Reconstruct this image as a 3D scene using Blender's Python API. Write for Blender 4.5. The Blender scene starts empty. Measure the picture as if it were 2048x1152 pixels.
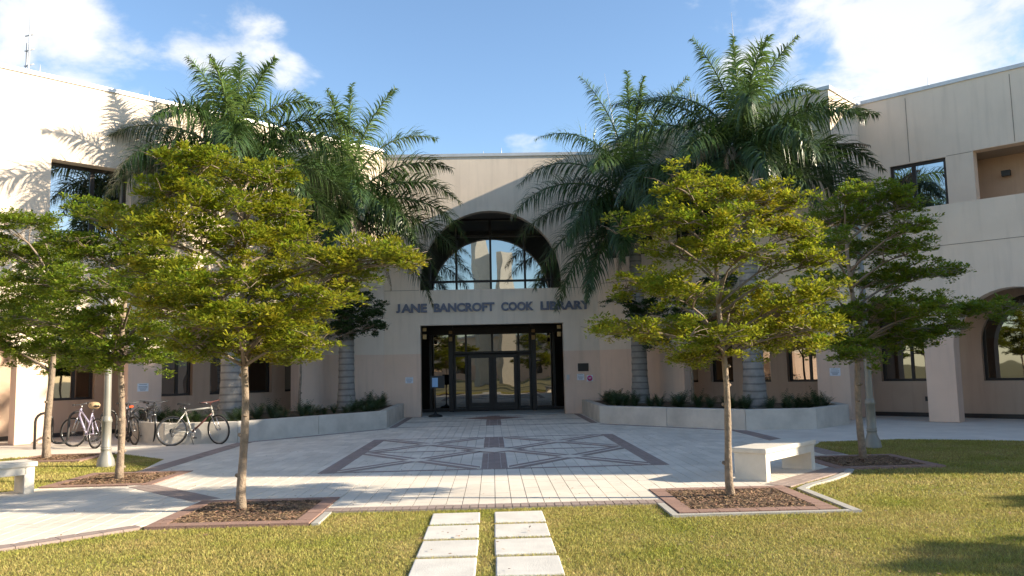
import bpy, bmesh, math, random
import numpy as np
from mathutils import Vector, Matrix
random.seed(7); rng = np.random.default_rng(7)
SC = bpy.context.scene; COL = SC.collection
PI = math.pi; rad = math.radians

# ------------------------------------------------------------------ camera
F_PX = 1610.0; CAM_H = 1.6
def cam_basis(yaw=1.5, pitch=5.75, roll=1.27):
    y, p, r = rad(yaw), rad(pitch), rad(roll)
    f = Vector((math.sin(y)*math.cos(p), math.cos(y)*math.cos(p), math.sin(p)))
    ri = Vector((math.cos(y), -math.sin(y), 0)); up = ri.cross(f)
    return ri*math.cos(r) - up*math.sin(r), up*math.cos(r) + ri*math.sin(r), f
CR, CU, CF = cam_basis()
cam = bpy.data.cameras.new('camera'); camo = bpy.data.objects.new('camera', cam); COL.objects.link(camo)
cam.sensor_width = 36; cam.lens = F_PX/2048*36; cam.clip_end = 3000; cam.clip_start = 0.05
M = Matrix((CR, CU, -CF)).transposed().to_4x4(); M.translation = (0, 0, CAM_H); camo.matrix_world = M
SC.camera = camo
def at(px, py, Y):                       # the point at depth Y that the photograph shows at (px, py); used to size things
    d = CF + (px-1024)/F_PX*CR - (py-576)/F_PX*CU
    return Vector((0, 0, CAM_H)) + d*(Y/d.y)

# ------------------------------------------------------------------ sky and sun
SUN_EL, SUN_AZ = 20.0, -8.4               # azimuth measured from +X, towards the camera side
sdir = Vector((math.cos(rad(SUN_EL))*math.cos(rad(SUN_AZ)), math.cos(rad(SUN_EL))*math.sin(rad(SUN_AZ)), math.sin(rad(SUN_EL))))
W = bpy.data.worlds.new('World'); SC.world = W; W.use_nodes = True
nt = W.node_tree; nt.nodes.clear(); N = nt.nodes.new; LK = nt.links.new
out = N('ShaderNodeOutputWorld'); bg = N('ShaderNodeBackground'); bg.inputs[1].default_value = 0.092
sky = N('ShaderNodeTexSky'); sky.sky_type = 'NISHITA'; sky.sun_disc = False
sky.sun_elevation = rad(SUN_EL); sky.sun_rotation = math.atan2(sdir.x, sdir.y); sky.dust_density = 0.2; sky.ozone_density = 2.6
tc = N('ShaderNodeTexCoord')
def vmath(op, a, b=None):
    n = N('ShaderNodeVectorMath'); n.operation = op; LK(a, n.inputs[0])
    if b is not None:
        if hasattr(b, 'is_linked'): LK(b, n.inputs[1])
        else: n.inputs[1].default_value = b
    return n
def smath(op, a, b):
    n = N('ShaderNodeMath'); n.operation = op
    for i, v in enumerate((a, b)):
        if hasattr(v, 'is_linked'): LK(v, n.inputs[i])
        else: n.inputs[i].default_value = v
    return n.outputs[0]
# scattered cumulus all round the sky: a noise cover, raised out of view as neutral fill light, thicker round a few cloud centres, thinned mid-view
stretch = vmath('MULTIPLY', tc.outputs['Generated'], (1, 1, 1.7)).outputs[0]
nz = N('ShaderNodeTexNoise'); nz.inputs['Scale'].default_value = 9.0; nz.inputs['Detail'].default_value = 11; nz.inputs['Roughness'].default_value = 0.58; nz.inputs['Distortion'].default_value = 0.25
LK(stretch, nz.inputs['Vector'])
nb = N('ShaderNodeTexNoise'); nb.inputs['Scale'].default_value = 2.3; nb.inputs['Detail'].default_value = 3
LK(stretch, nb.inputs['Vector'])
cover = smath('ADD', smath('MULTIPLY', nz.outputs[0], 0.95), smath('MULTIPLY', nb.outputs[0], 0.30))
def raydir(px, py): return (CF + (px-1024)/F_PX*CR - (py-576)/F_PX*CU).normalized()
for px, py, width, amt in ((30, 60, 5.0, .27), (470, 85, 3.0, .27), (1840, 50, 8.5, .20), (1760, 130, 4.0, .14), (1490, 60, 3.0, .14), (1050, 312, 1.4, .16), (600, 165, 1.3, .20), (960, 190, 17, -.16)):
    d = vmath('DOT_PRODUCT', tc.outputs['Generated'], tuple(raydir(px, py))).outputs['Value']
    mr = N('ShaderNodeMapRange'); mr.interpolation_type = 'SMOOTHSTEP'; LK(d, mr.inputs[0])
    mr.inputs[1].default_value = math.cos(rad(width*1.7)); mr.inputs[2].default_value = 1.0; mr.inputs[3].default_value = 0; mr.inputs[4].default_value = amt
    cover = smath('ADD', cover, mr.outputs[0])
ramp = N('ShaderNodeMapRange'); ramp.interpolation_type = 'SMOOTHSTEP'; LK(cover, ramp.inputs[0])
ramp.inputs[1].default_value = 0.66; ramp.inputs[2].default_value = 0.90; ramp.inputs[3].default_value = 0.0; ramp.inputs[4].default_value = 0.93
mixc = N('ShaderNodeMix'); mixc.data_type = 'RGBA'; LK(ramp.outputs[0], mixc.inputs[0])
LK(sky.outputs[0], mixc.inputs[6])
shade = N('ShaderNodeMix'); shade.data_type = 'RGBA'; LK(nb.outputs[0], shade.inputs[0]); shade.inputs[6].default_value = (2.9, 3.05, 3.3, 1); shade.inputs[7].default_value = (5.2, 5.2, 5.1, 1)
LK(shade.outputs[2], mixc.inputs[7])
LK(mixc.outputs[2], bg.inputs[0]); LK(bg.outputs[0], out.inputs[0])
sl = bpy.data.lights.new('sun', 'SUN'); sl.energy = 4.4; sl.angle = rad(0.55); sl.color = (1.0, 0.86, 0.66)
so = bpy.data.objects.new('sun', sl); COL.objects.link(so); so.rotation_euler = sdir.to_track_quat('Z', 'Y').to_euler(); so.location = (40, -6, 30)
vs = SC.view_settings; vs.view_transform = 'Standard'; vs.look = 'None'; vs.gamma = 1; vs.exposure = 1.56; vs.use_curve_mapping = False
SC.cycles.max_bounces = 10; SC.cycles.diffuse_bounces = 6; SC.cycles.transmission_bounces = 8; SC.cycles.transparent_max_bounces = 4; SC.cycles.use_adaptive_sampling = True

# ------------------------------------------------------------------ materials
def mat(name, col, rough=0.8, island=0.0, noise=0.0, nscale=3.0, bump=0.0, bscale=60.0, metal=0.0, col2=None, detail=4, spec=0.5, translucent=0.0, objrand=0.0, hue=0.0):
    m = bpy.data.materials.new(name); m.use_nodes = True; t = m.node_tree
    b = t.nodes['Principled BSDF']; b.inputs['Roughness'].default_value = rough; b.inputs['Metallic'].default_value = metal
    b.inputs['Specular IOR Level'].default_value = spec
    c = (*col, 1); cur = None
    tco = t.nodes.new('ShaderNodeTexCoord'); geo = t.nodes.new('ShaderNodeNewGeometry')
    if noise or col2:
        n = t.nodes.new('ShaderNodeTexNoise'); n.inputs['Scale'].default_value = nscale; n.inputs['Detail'].default_value = detail; n.inputs['Roughness'].default_value = .6
        t.links.new(geo.outputs['Position'], n.inputs['Vector'])
        r = t.nodes.new('ShaderNodeMapRange'); t.links.new(n.outputs[0], r.inputs[0]); r.inputs[1].default_value = .3; r.inputs[2].default_value = .7
        mx = t.nodes.new('ShaderNodeMix'); mx.data_type = 'RGBA'; t.links.new(r.outputs[0], mx.inputs[0])
        c2 = col2 or tuple(min(1, v*(1+noise)) for v in col)
        c1 = col if col2 else tuple(v*(1-noise) for v in col)
        mx.inputs[6].default_value = (*c1, 1); mx.inputs[7].default_value = (*c2, 1); cur = mx.outputs[2]
    if island or objrand or hue:
        hs = t.nodes.new('ShaderNodeHueSaturation')
        if cur: t.links.new(cur, hs.inputs['Color'])
        else: hs.inputs['Color'].default_value = c
        src = geo.outputs['Random Per Island']
        if objrand and not island:
            src = t.nodes.new('ShaderNodeObjectInfo').outputs['Random']
        amt = island or objrand
        r = t.nodes.new('ShaderNodeMapRange'); t.links.new(src, r.inputs[0]); r.inputs[3].default_value = 1-amt; r.inputs[4].default_value = 1+amt
        t.links.new(r.outputs[0], hs.inputs['Value'])
        if hue:
            r2 = t.nodes.new('ShaderNodeMapRange'); mm = t.nodes.new('ShaderNodeMath'); mm.operation = 'FRACT'
            m3 = t.nodes.new('ShaderNodeMath'); m3.operation = 'MULTIPLY'; t.links.new(src, m3.inputs[0]); m3.inputs[1].default_value = 7.31; t.links.new(m3.outputs[0], mm.inputs[0])
            t.links.new(mm.outputs[0], r2.inputs[0]); r2.inputs[3].default_value = .5-hue; r2.inputs[4].default_value = .5+hue; t.links.new(r2.outputs[0], hs.inputs['Hue'])
        cur = hs.outputs[0]
    if cur: t.links.new(cur, b.inputs['Base Color'])
    else: b.inputs['Base Color'].default_value = c
    if bump:
        n2 = t.nodes.new('ShaderNodeTexNoise'); n2.inputs['Scale'].default_value = bscale; n2.inputs['Detail'].default_value = 5; t.links.new(geo.outputs['Position'], n2.inputs['Vector'])
        bp = t.nodes.new('ShaderNodeBump'); bp.inputs['Strength'].default_value = bump; bp.inputs['Distance'].default_value = .02; t.links.new(n2.outputs[0], bp.inputs['Height']); t.links.new(bp.outputs[0], b.inputs['Normal'])
    if translucent:
        tr = t.nodes.new('ShaderNodeBsdfTranslucent'); ms = t.nodes.new('ShaderNodeMixShader'); ms.inputs[0].default_value = translucent
        if cur: t.links.new(cur, tr.inputs['Color'])
        else: tr.inputs['Color'].default_value = c
        t.links.new(b.outputs[0], ms.inputs[1]); t.links.new(tr.outputs[0], ms.inputs[2]); t.links.new(ms.outputs[0], t.nodes['Material Output'].inputs[0])
    return m
def stucco(name, top, low=None, zsplit=2.2):
    m = mat(name, top, .92, noise=.045, nscale=1.1, bump=.28, bscale=85, spec=.2)
    t = m.node_tree; b = t.nodes['Principled BSDF']; src = b.inputs['Base Color'].links[0].from_socket
    geo = t.nodes.new('ShaderNodeNewGeometry'); sp = t.nodes.new('ShaderNodeSeparateXYZ'); t.links.new(geo.outputs['Position'], sp.inputs[0])
    if low:
        ls = t.nodes.new('ShaderNodeMath'); ls.operation = 'LESS_THAN'; t.links.new(sp.outputs[2], ls.inputs[0]); ls.inputs[1].default_value = zsplit
        mx = t.nodes.new('ShaderNodeMix'); mx.data_type = 'RGBA'; mx.blend_type = 'MULTIPLY'; t.links.new(ls.outputs[0], mx.inputs[0]); t.links.new(src, mx.inputs[6])
        mx.inputs[7].default_value = (*[l/u for l, u in zip(low, top)], 1); src = mx.outputs[2]
    # rain streaks: noise stretched down the wall
    mp = t.nodes.new('ShaderNodeMapping'); mp.inputs['Scale'].default_value = (5, 5, .35); t.links.new(geo.outputs['Position'], mp.inputs[0])
    n = t.nodes.new('ShaderNodeTexNoise'); n.inputs['Scale'].default_value = 1.3; n.inputs['Detail'].default_value = 6; t.links.new(mp.outputs[0], n.inputs['Vector'])
    r = t.nodes.new('ShaderNodeMapRange'); t.links.new(n.outputs[0], r.inputs[0]); r.inputs[1].default_value = .5; r.inputs[2].default_value = .8; r.inputs[3].default_value = 1.0; r.inputs[4].default_value = .87
    m2 = t.nodes.new('ShaderNodeMix'); m2.data_type = 'RGBA'; m2.blend_type = 'MULTIPLY'; m2.inputs[0].default_value = 1; t.links.new(src, m2.inputs[6]); t.links.new(r.outputs[0], m2.inputs[7])
    t.links.new(m2.outputs[2], b.inputs['Base Color'])
    return m
M_WALL = stucco('stucco', (.74, .625, .51), (.74, .545, .42))
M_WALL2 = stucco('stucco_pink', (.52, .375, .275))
M_COPING = mat('coping_metal', (.52, .52, .52), .45, noise=.08, metal=.4)
M_JOINT = mat('joint', (.22, .18, .15), .9)
M_BRONZE = mat('bronze_frame', (.035, .028, .024), .45, noise=.2, metal=.3)
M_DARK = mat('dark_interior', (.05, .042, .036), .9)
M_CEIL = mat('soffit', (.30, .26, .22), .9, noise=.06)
M_CONC = mat('planter_concrete', (.52, .48, .42), .85, noise=.2, nscale=1.6, bump=.25, bscale=40, detail=8)
M_WHITECONC = mat('bench_concrete', (.62, .58, .51), .75, noise=.08, nscale=5, bump=.2, bscale=120)
M_STEP = mat('step_stone', (.60, .58, .53), .85, noise=.12, nscale=3, bump=.25, bscale=70, objrand=.05, detail=9)
M_WALK = mat('walk_concrete', (.64, .585, .51), .85, noise=.10, nscale=1.5, bump=.15, bscale=60)
M_PAVER = mat('paver_white', (.675, .615, .525), .8, island=.09, noise=.15, nscale=.8, bump=.2, bscale=70, detail=8)
M_SAND = mat('joint_sand', (.27, .25, .22), .95, noise=.15, nscale=8)
M_BROWN = mat('paver_brown', (.29, .225, .20), .85, island=.14, noise=.1, nscale=3, bump=.2)
M_RED = mat('brick_red', (.28, .172, .135), .85, island=.16, noise=.12, nscale=5, bump=.25)
M_MULCH = mat('mulch', (.25, .155, .09), .95, island=.6, hue=.02)
M_SOIL = mat('soil', (.12, .08, .05), .95, noise=.4, nscale=14, bump=.6, bscale=30)
M_KERB = mat('kerb', (.40, .38, .34), .85, noise=.12, nscale=4, bump=.2)
M_GROUND = mat('lawn_soil', (.17, .16, .05), .95, col2=(.26, .21, .09), nscale=2.2, bump=.5, bscale=50)
M_GRASS = mat('grass_blade', (.31, .325, .055), .65, island=.38, hue=.03, col2=(.47, .385, .15), nscale=.9, translucent=.28, spec=.25)
M_BARK = mat('bark', (.24, .185, .135), .9, noise=.35, nscale=12, bump=.8, bscale=45, detail=8)
M_TWIG = mat('twig', (.20, .155, .115), .9, noise=.2)
M_LEAF = mat('leaf_olive', (.33, .305, .02), .48, island=.32, hue=.03, col2=(.18, .25, .02), nscale=1.6, translucent=.55, spec=.35)
M_LEAF2 = mat('leaf_dark', (.045, .085, .022), .5, island=.3, hue=.02, translucent=.25, spec=.35)
M_LEAF3 = mat('leaf_green', (.175, .235, .02), .48, island=.32, hue=.03, translucent=.42, spec=.35)
M_PALM = mat('palm_leaf', (.048, .088, .022), .36, island=.3, hue=.015, translucent=.2, spec=.6)
M_PALMN = mat('palm_new_leaf', (.12, .19, .045), .4, island=.25, hue=.015, translucent=.3, spec=.5)
M_DEAD = mat('palm_dead', (.26, .20, .14), .8, island=.3, translucent=.15)
M_SHAFT = mat('crownshaft', (.075, .115, .035), .4, noise=.2, nscale=3)
M_FERN = mat('fern', (.035, .065, .02), .45, island=.35, translucent=.2)
M_STEEL = mat('rack_steel', (.045, .042, .04), .4, noise=.25, nscale=6, metal=.5)
M_LAMP = mat('lamp_paint', (.23, .225, .20), .4, noise=.08, nscale=4, spec=.5)
M_RUB = mat('rubber', (.018, .018, .018), .75)
M_CHROME = mat('chrome', (.36, .36, .37), .3, metal=1)
M_BLACK = mat('black_plastic', (.02, .02, .02), .5)
M_LETTER = mat('letter_metal', (.125, .135, .185), .5, metal=.2)
M_PAPER = mat('paper', (.72, .75, .80), .6)
M_INK = mat('ink', (.12, .14, .18), .7)
M_BRASS = mat('brass', (.42, .26, .10), .4, metal=.3)
M_SCULPT = mat('sculpture', (.62, .56, .47), .85, noise=.05)
def glass_mat(name, tint, refl, wob=.012):
    m = bpy.data.materials.new(name); m.use_nodes = True; t = m.node_tree; t.nodes.remove(t.nodes['Principled BSDF'])
    g = t.nodes.new('ShaderNodeBsdfGlossy'); g.inputs['Color'].default_value = (*refl, 1); g.inputs['Roughness'].default_value = .012
    d = t.nodes.new('ShaderNodeBsdfDiffuse'); d.inputs[0].default_value = (*tint, 1)
    fr = t.nodes.new('ShaderNodeLayerWeight'); fr.inputs[0].default_value = .25
    r = t.nodes.new('ShaderNodeMapRange'); t.links.new(fr.outputs['Fresnel'], r.inputs[0]); r.inputs[3].default_value = .62; r.inputs[4].default_value = 1
    geo = t.nodes.new('ShaderNodeNewGeometry')
    n = t.nodes.new('ShaderNodeTexNoise'); n.inputs['Scale'].default_value = 1.1; n.inputs['Detail'].default_value = 1; t.links.new(geo.outputs['Position'], n.inputs['Vector'])
    bp = t.nodes.new('ShaderNodeBump'); bp.inputs['Strength'].default_value = 1; bp.inputs['Distance'].default_value = wob; t.links.new(n.outputs[0], bp.inputs['Height']); t.links.new(bp.outputs[0], g.inputs['Normal'])
    ms = t.nodes.new('ShaderNodeMixShader'); t.links.new(r.outputs[0], ms.inputs[0]); t.links.new(d.outputs[0], ms.inputs[1]); t.links.new(g.outputs[0], ms.inputs[2])
    t.links.new(ms.outputs[0], t.nodes['Material Output'].inputs[0]); return m
M_GLASS = glass_mat('reflective_glass', (.012, .011, .010), (.66, .70, .72), .0022)
M_GLASS2 = glass_mat('door_glass', (.012, .011, .010), (.32, .31, .285), .0025)
M_GLASS3 = glass_mat('arcade_glass', (.012, .011, .010), (.34, .34, .33), .0025)

# ------------------------------------------------------------------ mesh helpers
def link(o, parent=None):
    COL.objects.link(o)
    if parent is not None: o.parent = parent
    return o
def tag(o, label=None, cat=None, group=None, kind=None):
    for k, v in (('label', label), ('category', cat), ('group', group), ('kind', kind)):
        if v: o[k] = v
    return o
def empty(name, loc=(0, 0, 0), rz=0):
    o = bpy.data.objects.new(name, None); COL.objects.link(o); o.location = loc; o.rotation_euler = (0, 0, rz); o.empty_display_size = .2; return o
class MB:
    def __init__(s): s.v = []; s.f = []; s.sm = []
    def add(s, vs, fs, smooth=False):
        b = len(s.v); s.v += [tuple(v) for v in vs]; s.f += [tuple(i+b for i in f) for f in fs]; s.sm += [smooth]*len(fs); return s
    def box(s, c, size, rz=0, rx=0, ry=0):
        m = Matrix.Translation(c) @ Matrix.Rotation(rz, 4, 'Z') @ Matrix.Rotation(ry, 4, 'Y') @ Matrix.Rotation(rx, 4, 'X')
        x, y, z = [d/2 for d in size]
        return s.add([m @ Vector(p) for p in ((-x,-y,-z),(x,-y,-z),(x,y,-z),(-x,y,-z),(-x,-y,z),(x,-y,z),(x,y,z),(-x,y,z))],
            [(0,3,2,1),(4,5,6,7),(0,1,5,4),(1,2,6,5),(2,3,7,6),(3,0,4,7)])
    def prism(s, poly, z0, z1):
        n = len(poly); a = sum(poly[i][0]*poly[(i+1) % n][1]-poly[(i+1) % n][0]*poly[i][1] for i in range(n))
        if a < 0: poly = poly[::-1]
        return s.add([(x, y, z0) for x, y in poly]+[(x, y, z1) for x, y in poly],
            [tuple(range(n-1, -1, -1)), tuple(range(n, 2*n))]+[(i, (i+1) % n, n+(i+1) % n, n+i) for i in range(n)])
    def tube(s, pts, r, n=8, closed=False, cap=True):
        pts = [Vector(p) for p in pts]; k = len(pts); rs = r if isinstance(r, (list, tuple)) else [r]*k
        vs = []; fs = []; prev = None
        for i, p in enumerate(pts):
            a = pts[i-1] if (i > 0 or closed) else p; b = pts[(i+1) % k] if (i < k-1 or closed) else p
            t = (b-a).normalized()
            u = prev if prev is not None else (Vector((0, 0, 1)) if abs(t.z) < .9 else Vector((1, 0, 0)))
            u = (u - t*u.dot(t)); u = u.normalized() if u.length > 1e-6 else t.orthogonal().normalized(); prev = u; w = t.cross(u)
            for j in range(n):
                an = 2*PI*j/n; vs.append(p + (u*math.cos(an)+w*math.sin(an))*rs[i])
        for i in range(k if closed else k-1):
            for j in range(n):
                fs.append((i*n+j, i*n+(j+1) % n, ((i+1) % k)*n+(j+1) % n, ((i+1) % k)*n+j))
        s.add(vs, fs, True)
        if cap and not closed:
            b = len(s.v)-len(vs); s.f.append(tuple(b+j for j in range(n-1, -1, -1))); s.f.append(tuple(b+(k-1)*n+j for j in range(n))); s.sm += [False, False]
        return s
    def lathe(s, prof, c=(0, 0, 0), n=20):
        vs = []; fs = []
        for r, z in prof:
            for j in range(n): vs.append((c[0]+r*math.cos(2*PI*j/n), c[1]+r*math.sin(2*PI*j/n), c[2]+z))
        for i in range(len(prof)-1):
            for j in range(n): fs.append((i*n+j, i*n+(j+1) % n, (i+1)*n+(j+1) % n, (i+1)*n+j))
        return s.add(vs, fs, True)
    def mesh(s, name):
        me = bpy.data.meshes.new(name); me.from_pydata(s.v, [], s.f); me.polygons.foreach_set('use_smooth', s.sm); me.update(); return me
    def build(s, name, m, parent=None):
        me = s.mesh(name); me.materials.append(m); return link(bpy.data.objects.new(name, me), parent)
def np_mesh(name, V, Fq, m, parent=None, smooth=False):      # fast mesh out of numpy arrays, all faces with the same corner count
    me = bpy.data.meshes.new(name); nf, k = Fq.shape
    me.vertices.add(len(V)); me.vertices.foreach_set('co', np.ascontiguousarray(V, dtype=np.float32).ravel())
    me.loops.add(nf*k); me.loops.foreach_set('vertex_index', np.ascontiguousarray(Fq, dtype=np.int32).ravel())
    me.polygons.add(nf); me.polygons.foreach_set('loop_start', np.arange(nf, dtype=np.int32)*k)
    if smooth: me.polygons.foreach_set('use_smooth', np.ones(nf, dtype=bool))
    me.update(calc_edges=True); me.materials.append(m); return link(bpy.data.objects.new(name, me), parent)
def bevel(o, w=.01, seg=2):
    b = o.modifiers.new('bevel', 'BEVEL'); b.width = w; b.segments = seg; b.limit_method = 'ANGLE'; return o
def clip(poly, conv):                     # polygon cut by a convex counter-clockwise polygon
    for i in range(len(conv)):
        (ax, ay), (bx, by) = conv[i], conv[(i+1) % len(conv)]
        side = lambda p: (bx-ax)*(p[1]-ay)-(by-ay)*(p[0]-ax)
        outp = []
        for j in range(len(poly)):
            p, q = poly[j], poly[(j+1) % len(poly)]; sp, sq = side(p), side(q)
            if sp >= 0: outp.append(p)
            if (sp > 0) != (sq > 0) and sp != sq and (sp >= 0 or sq >= 0):
                t = sp/(sp-sq); outp.append((p[0]+(q[0]-p[0])*t, p[1]+(q[1]-p[1])*t))
        poly = outp
        if len(poly) < 3: return []
    return poly
def area(p): return abs(sum(p[i][0]*p[(i+1) % len(p)][1]-p[(i+1) % len(p)][0]*p[i][1] for i in range(len(p))))/2
def ccw(p): return p if sum(p[i][0]*p[(i+1) % len(p)][1]-p[(i+1) % len(p)][0]*p[i][1] for i in range(len(p))) > 0 else p[::-1]

# ------------------------------------------------------------------ ground
g = MB(); g.add([(-300, -300, -.03), (300, -300, -.03), (300, 300, -.03), (-300, 300, -.03)], [(0, 1, 2, 3)])
tag(g.build('ground', M_GROUND), kind='structure')
Y_FAC = 28.5; C_W = 32.3; C_BACK = 35.2
# side walks along the two arcades (concrete), one slab each
WALK_R = [(6.1, 14.1), (6.15, 15.6), (6.65, 16.5), (8.37, 16.7), (10.36, 15.75), (24, 2.2), (33, 2.2), (C_BACK-28.5, 28.5), (2.9, 28.5), (2.9, 23.0), (6.1, 19.4)]
WALK_L = [(-6.1, 14.15), (-6.1, 19.4), (-2.9, 23.0), (-2.9, 28.5), (28.5-C_BACK, 28.5), (-33, 2.2), (-27, 2.2), (-11.2, 16.6), (-9.6, 17.7), (-8.0, 17.7), (-6.5, 16.3)]
for nm, poly in (('walk_right', WALK_R), ('walk_left', WALK_L)):
    tag(MB().prism(poly, -.2, -.012).build(nm, M_WALK), kind='structure')
PLAZA = ccw([(-2, 9.62), (2, 9.62), (3.75, 10.62), (6.12, 13.0), (6.12, 19.8), (3.0, 23.45), (-3.0, 23.45), (-6.12, 19.8), (-6.12, 13.0), (-3.75, 10.62)])
ENTRY = ccw([(-3.0, 23.45), (3.0, 23.45), (3.0, 28.45), (-3.0, 28.45)])
PATH = ccw([(-9.75, 3.1), (-3.72, 9.15), (-3.72, 10.62), (-5.2, 12.3), (-6.75, 12.3), (-12.9, 6.2)])
# what takes the place of white pavers: pits, the patterned rectangle's bands
PITS = [(-2.88, 9.78, .88), (2.88, 9.78, .88), (-5.95, 13.2, .84), (5.98, 13.05, .84), (-8.85, 16.95, .74)]
HOLES = [(x-r, x+r, y-r, y+r) for x, y, r in PITS]
def subtract(rects, h):
    res = []
    for a, b, c, d in rects:
        if h[0] >= b or h[1] <= a or h[2] >= d or h[3] <= c: res.append((a, b, c, d)); continue
        if a < h[0]: res.append((a, h[0], c, d))
        if b > h[1]: res.append((h[1], b, c, d))
        m0, m1 = max(a, h[0]), min(b, h[1])
        if c < h[2]: res.append((m0, m1, c, h[2]))
        if d > h[3]: res.append((m0, m1, h[3], d))
    return res
def inset(poly, gap):
    cx = sum(p[0] for p in poly)/len(poly); cy = sum(p[1] for p in poly)/len(poly)
    o = []
    for x, y in poly:
        dx, dy = x-cx, y-cy
        o.append((x-math.copysign(min(gap, abs(dx)*.5), dx), y-math.copysign(min(gap, abs(dy)*.5), dy)))
    return o
def tiles_in(conv, w, l, gap=.0045, ang=0.0, holes=(), stagger=True, origin=(0, 0)):
    ca, sa = math.cos(ang), math.sin(ang)
    loc = [((x-origin[0])*ca+(y-origin[1])*sa, -(x-origin[0])*sa+(y-origin[1])*ca) for x, y in conv]
    x0, x1 = min(p[0] for p in loc), max(p[0] for p in loc); y0, y1 = min(p[1] for p in loc), max(p[1] for p in loc)
    res = []
    for i in range(math.floor(x0/w), math.ceil(x1/w)):
        off = (l/2 if (stagger and i % 2) else 0)
        for j in range(math.floor((y0-off)/l), math.ceil((y1-off)/l)):
            r = [(i*w, (i+1)*w, j*l+off, (j+1)*l+off)]
            for h in holes: r = subtract(r, h)
            for a, b, c, d in r:
                if b-a < .02 or d-c < .02: continue
                p = clip([(a, c), (b, c), (b, d), (a, d)], ccw(loc))
                if len(p) < 3 or area(p) < .0008: continue
                res.append([(x*ca-y*sa+origin[0], x*sa+y*ca+origin[1]) for x, y in inset(p, gap)])
    return res
def lay(parent, polys, name, m, ztop, nmax=300, depth=.05, jitter=.0012, rest='paving_field'):
    polys = sorted(polys, key=lambda p: (sum(q[0] for q in p)/len(p))**2+(sum(q[1] for q in p)/len(p))**2 + (1e4 if abs(sum(q[0] for q in p)/len(p)) > .68*sum(q[1] for q in p)/len(p)+.4 else 0))
    cache = {}
    for p in polys[:nmax]:
        cx = sum(q[0] for q in p)/len(p); cy = sum(q[1] for q in p)/len(p); key = tuple((round(q[0]-cx, 3), round(q[1]-cy, 3)) for q in p)
        if key not in cache:
            cache[key] = MB().prism([(q[0]-cx, q[1]-cy) for q in p], -depth, 0).mesh(name); cache[key].materials.append(m)
        o = link(bpy.data.objects.new(name, cache[key]), parent); o.location = (cx, cy, ztop+random.uniform(-jitter, jitter))
    if len(polys) > nmax:
        b = MB()
        for p in polys[nmax:]: b.prism(p, ztop-depth, ztop+random.uniform(-jitter, jitter))
        tag(b.build(rest, m, parent), kind='stuff')
plaza = tag(MB().prism(PLAZA, -.15, -.011).prism(ENTRY, -.15, -.011).build('plaza', M_SAND), kind='structure')
pathb = tag(MB().prism(PATH, -.15, -.010).build('garden_path', M_SAND), kind='structure')
PATTERN = (-2.84, 2.84, 13.2, 19.45)
FRONT = (-2.0, 2.0, 9.62, 9.86)
PH = HOLES + [FRONT]
white = tiles_in(PLAZA, .198, .396, holes=PH) + tiles_in(ENTRY, .198, .396, holes=[])
lay(plaza, white, 'paver', M_PAVER, 0.0)
lay(pathb, tiles_in(PATH, .198, .396, holes=HOLES), 'paver', M_PAVER, 0.0, nmax=300)
lay(plaza, tiles_in(ccw([(FRONT[0], FRONT[2]), (FRONT[1], FRONT[2]), (FRONT[1], FRONT[3]), (FRONT[0], FRONT[3])]), .1, .24, gap=.005, stagger=False, origin=(FRONT[0], FRONT[2])), 'edging_brick', M_BROWN, .002)
# brown bands laid flush: strips of small bricks, a few millimetres proud
bands = []
def band(a, b, wd, tl=.21, store=None):
    a, b = Vector(a), Vector(b); t = (b-a).normalized(); n = Vector((-t.y, t.x)); ang = math.atan2(t.y, t.x)
    poly = ccw([tuple(a+n*wd/2), tuple(b+n*wd/2), tuple(b-n*wd/2), tuple(a-n*wd/2)])
    k = max(1, round(wd/.105)); ll = wd/k
    (bands if store is None else store).extend(tiles_in(poly, tl, ll, gap=.003, ang=ang, origin=tuple(a-n*wd/2), stagger=False))
X0, X1, Y0, Y1 = PATTERN; ym = (Y0+Y1)/2
for s in (-1, 1):
    band((s*2.70, Y0), (s*2.70, Y1), .28)
    band((s*5.93, 14.05), (s*5.93, 19.6), .36)
    band((s*3.72, 10.72), (s*5.25, 12.3), .36)
    band((s*5.95, 19.55), (s*3.02, 23.02), .2); band((s*2.9, 23.4), (s*2.9, 28.4), .2)
for y in (Y0+.06, Y1-.06): band((-2.56, y), (2.56, y), .11)
band((0, Y0+.12), (0, ym-.62), .44); band((0, ym+.62), (0, Y1-.12), .44)
for s in (-1, 1): band((s*.75, ym), (s*2.56, ym), .11)
for y in (23.42, 25.7, 28.35): band((-2.78, y), (-.24, y), .11); band((.24, y), (2.78, y), .11)
band((0, 23.4), (0, 26.05), .46); band((0, 28.0), (0, 28.42), .46)
lay(plaza, bands, 'band_brick', M_BROWN, .0045, nmax=300, depth=.02, jitter=.0008, rest='band_bricks')
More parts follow.
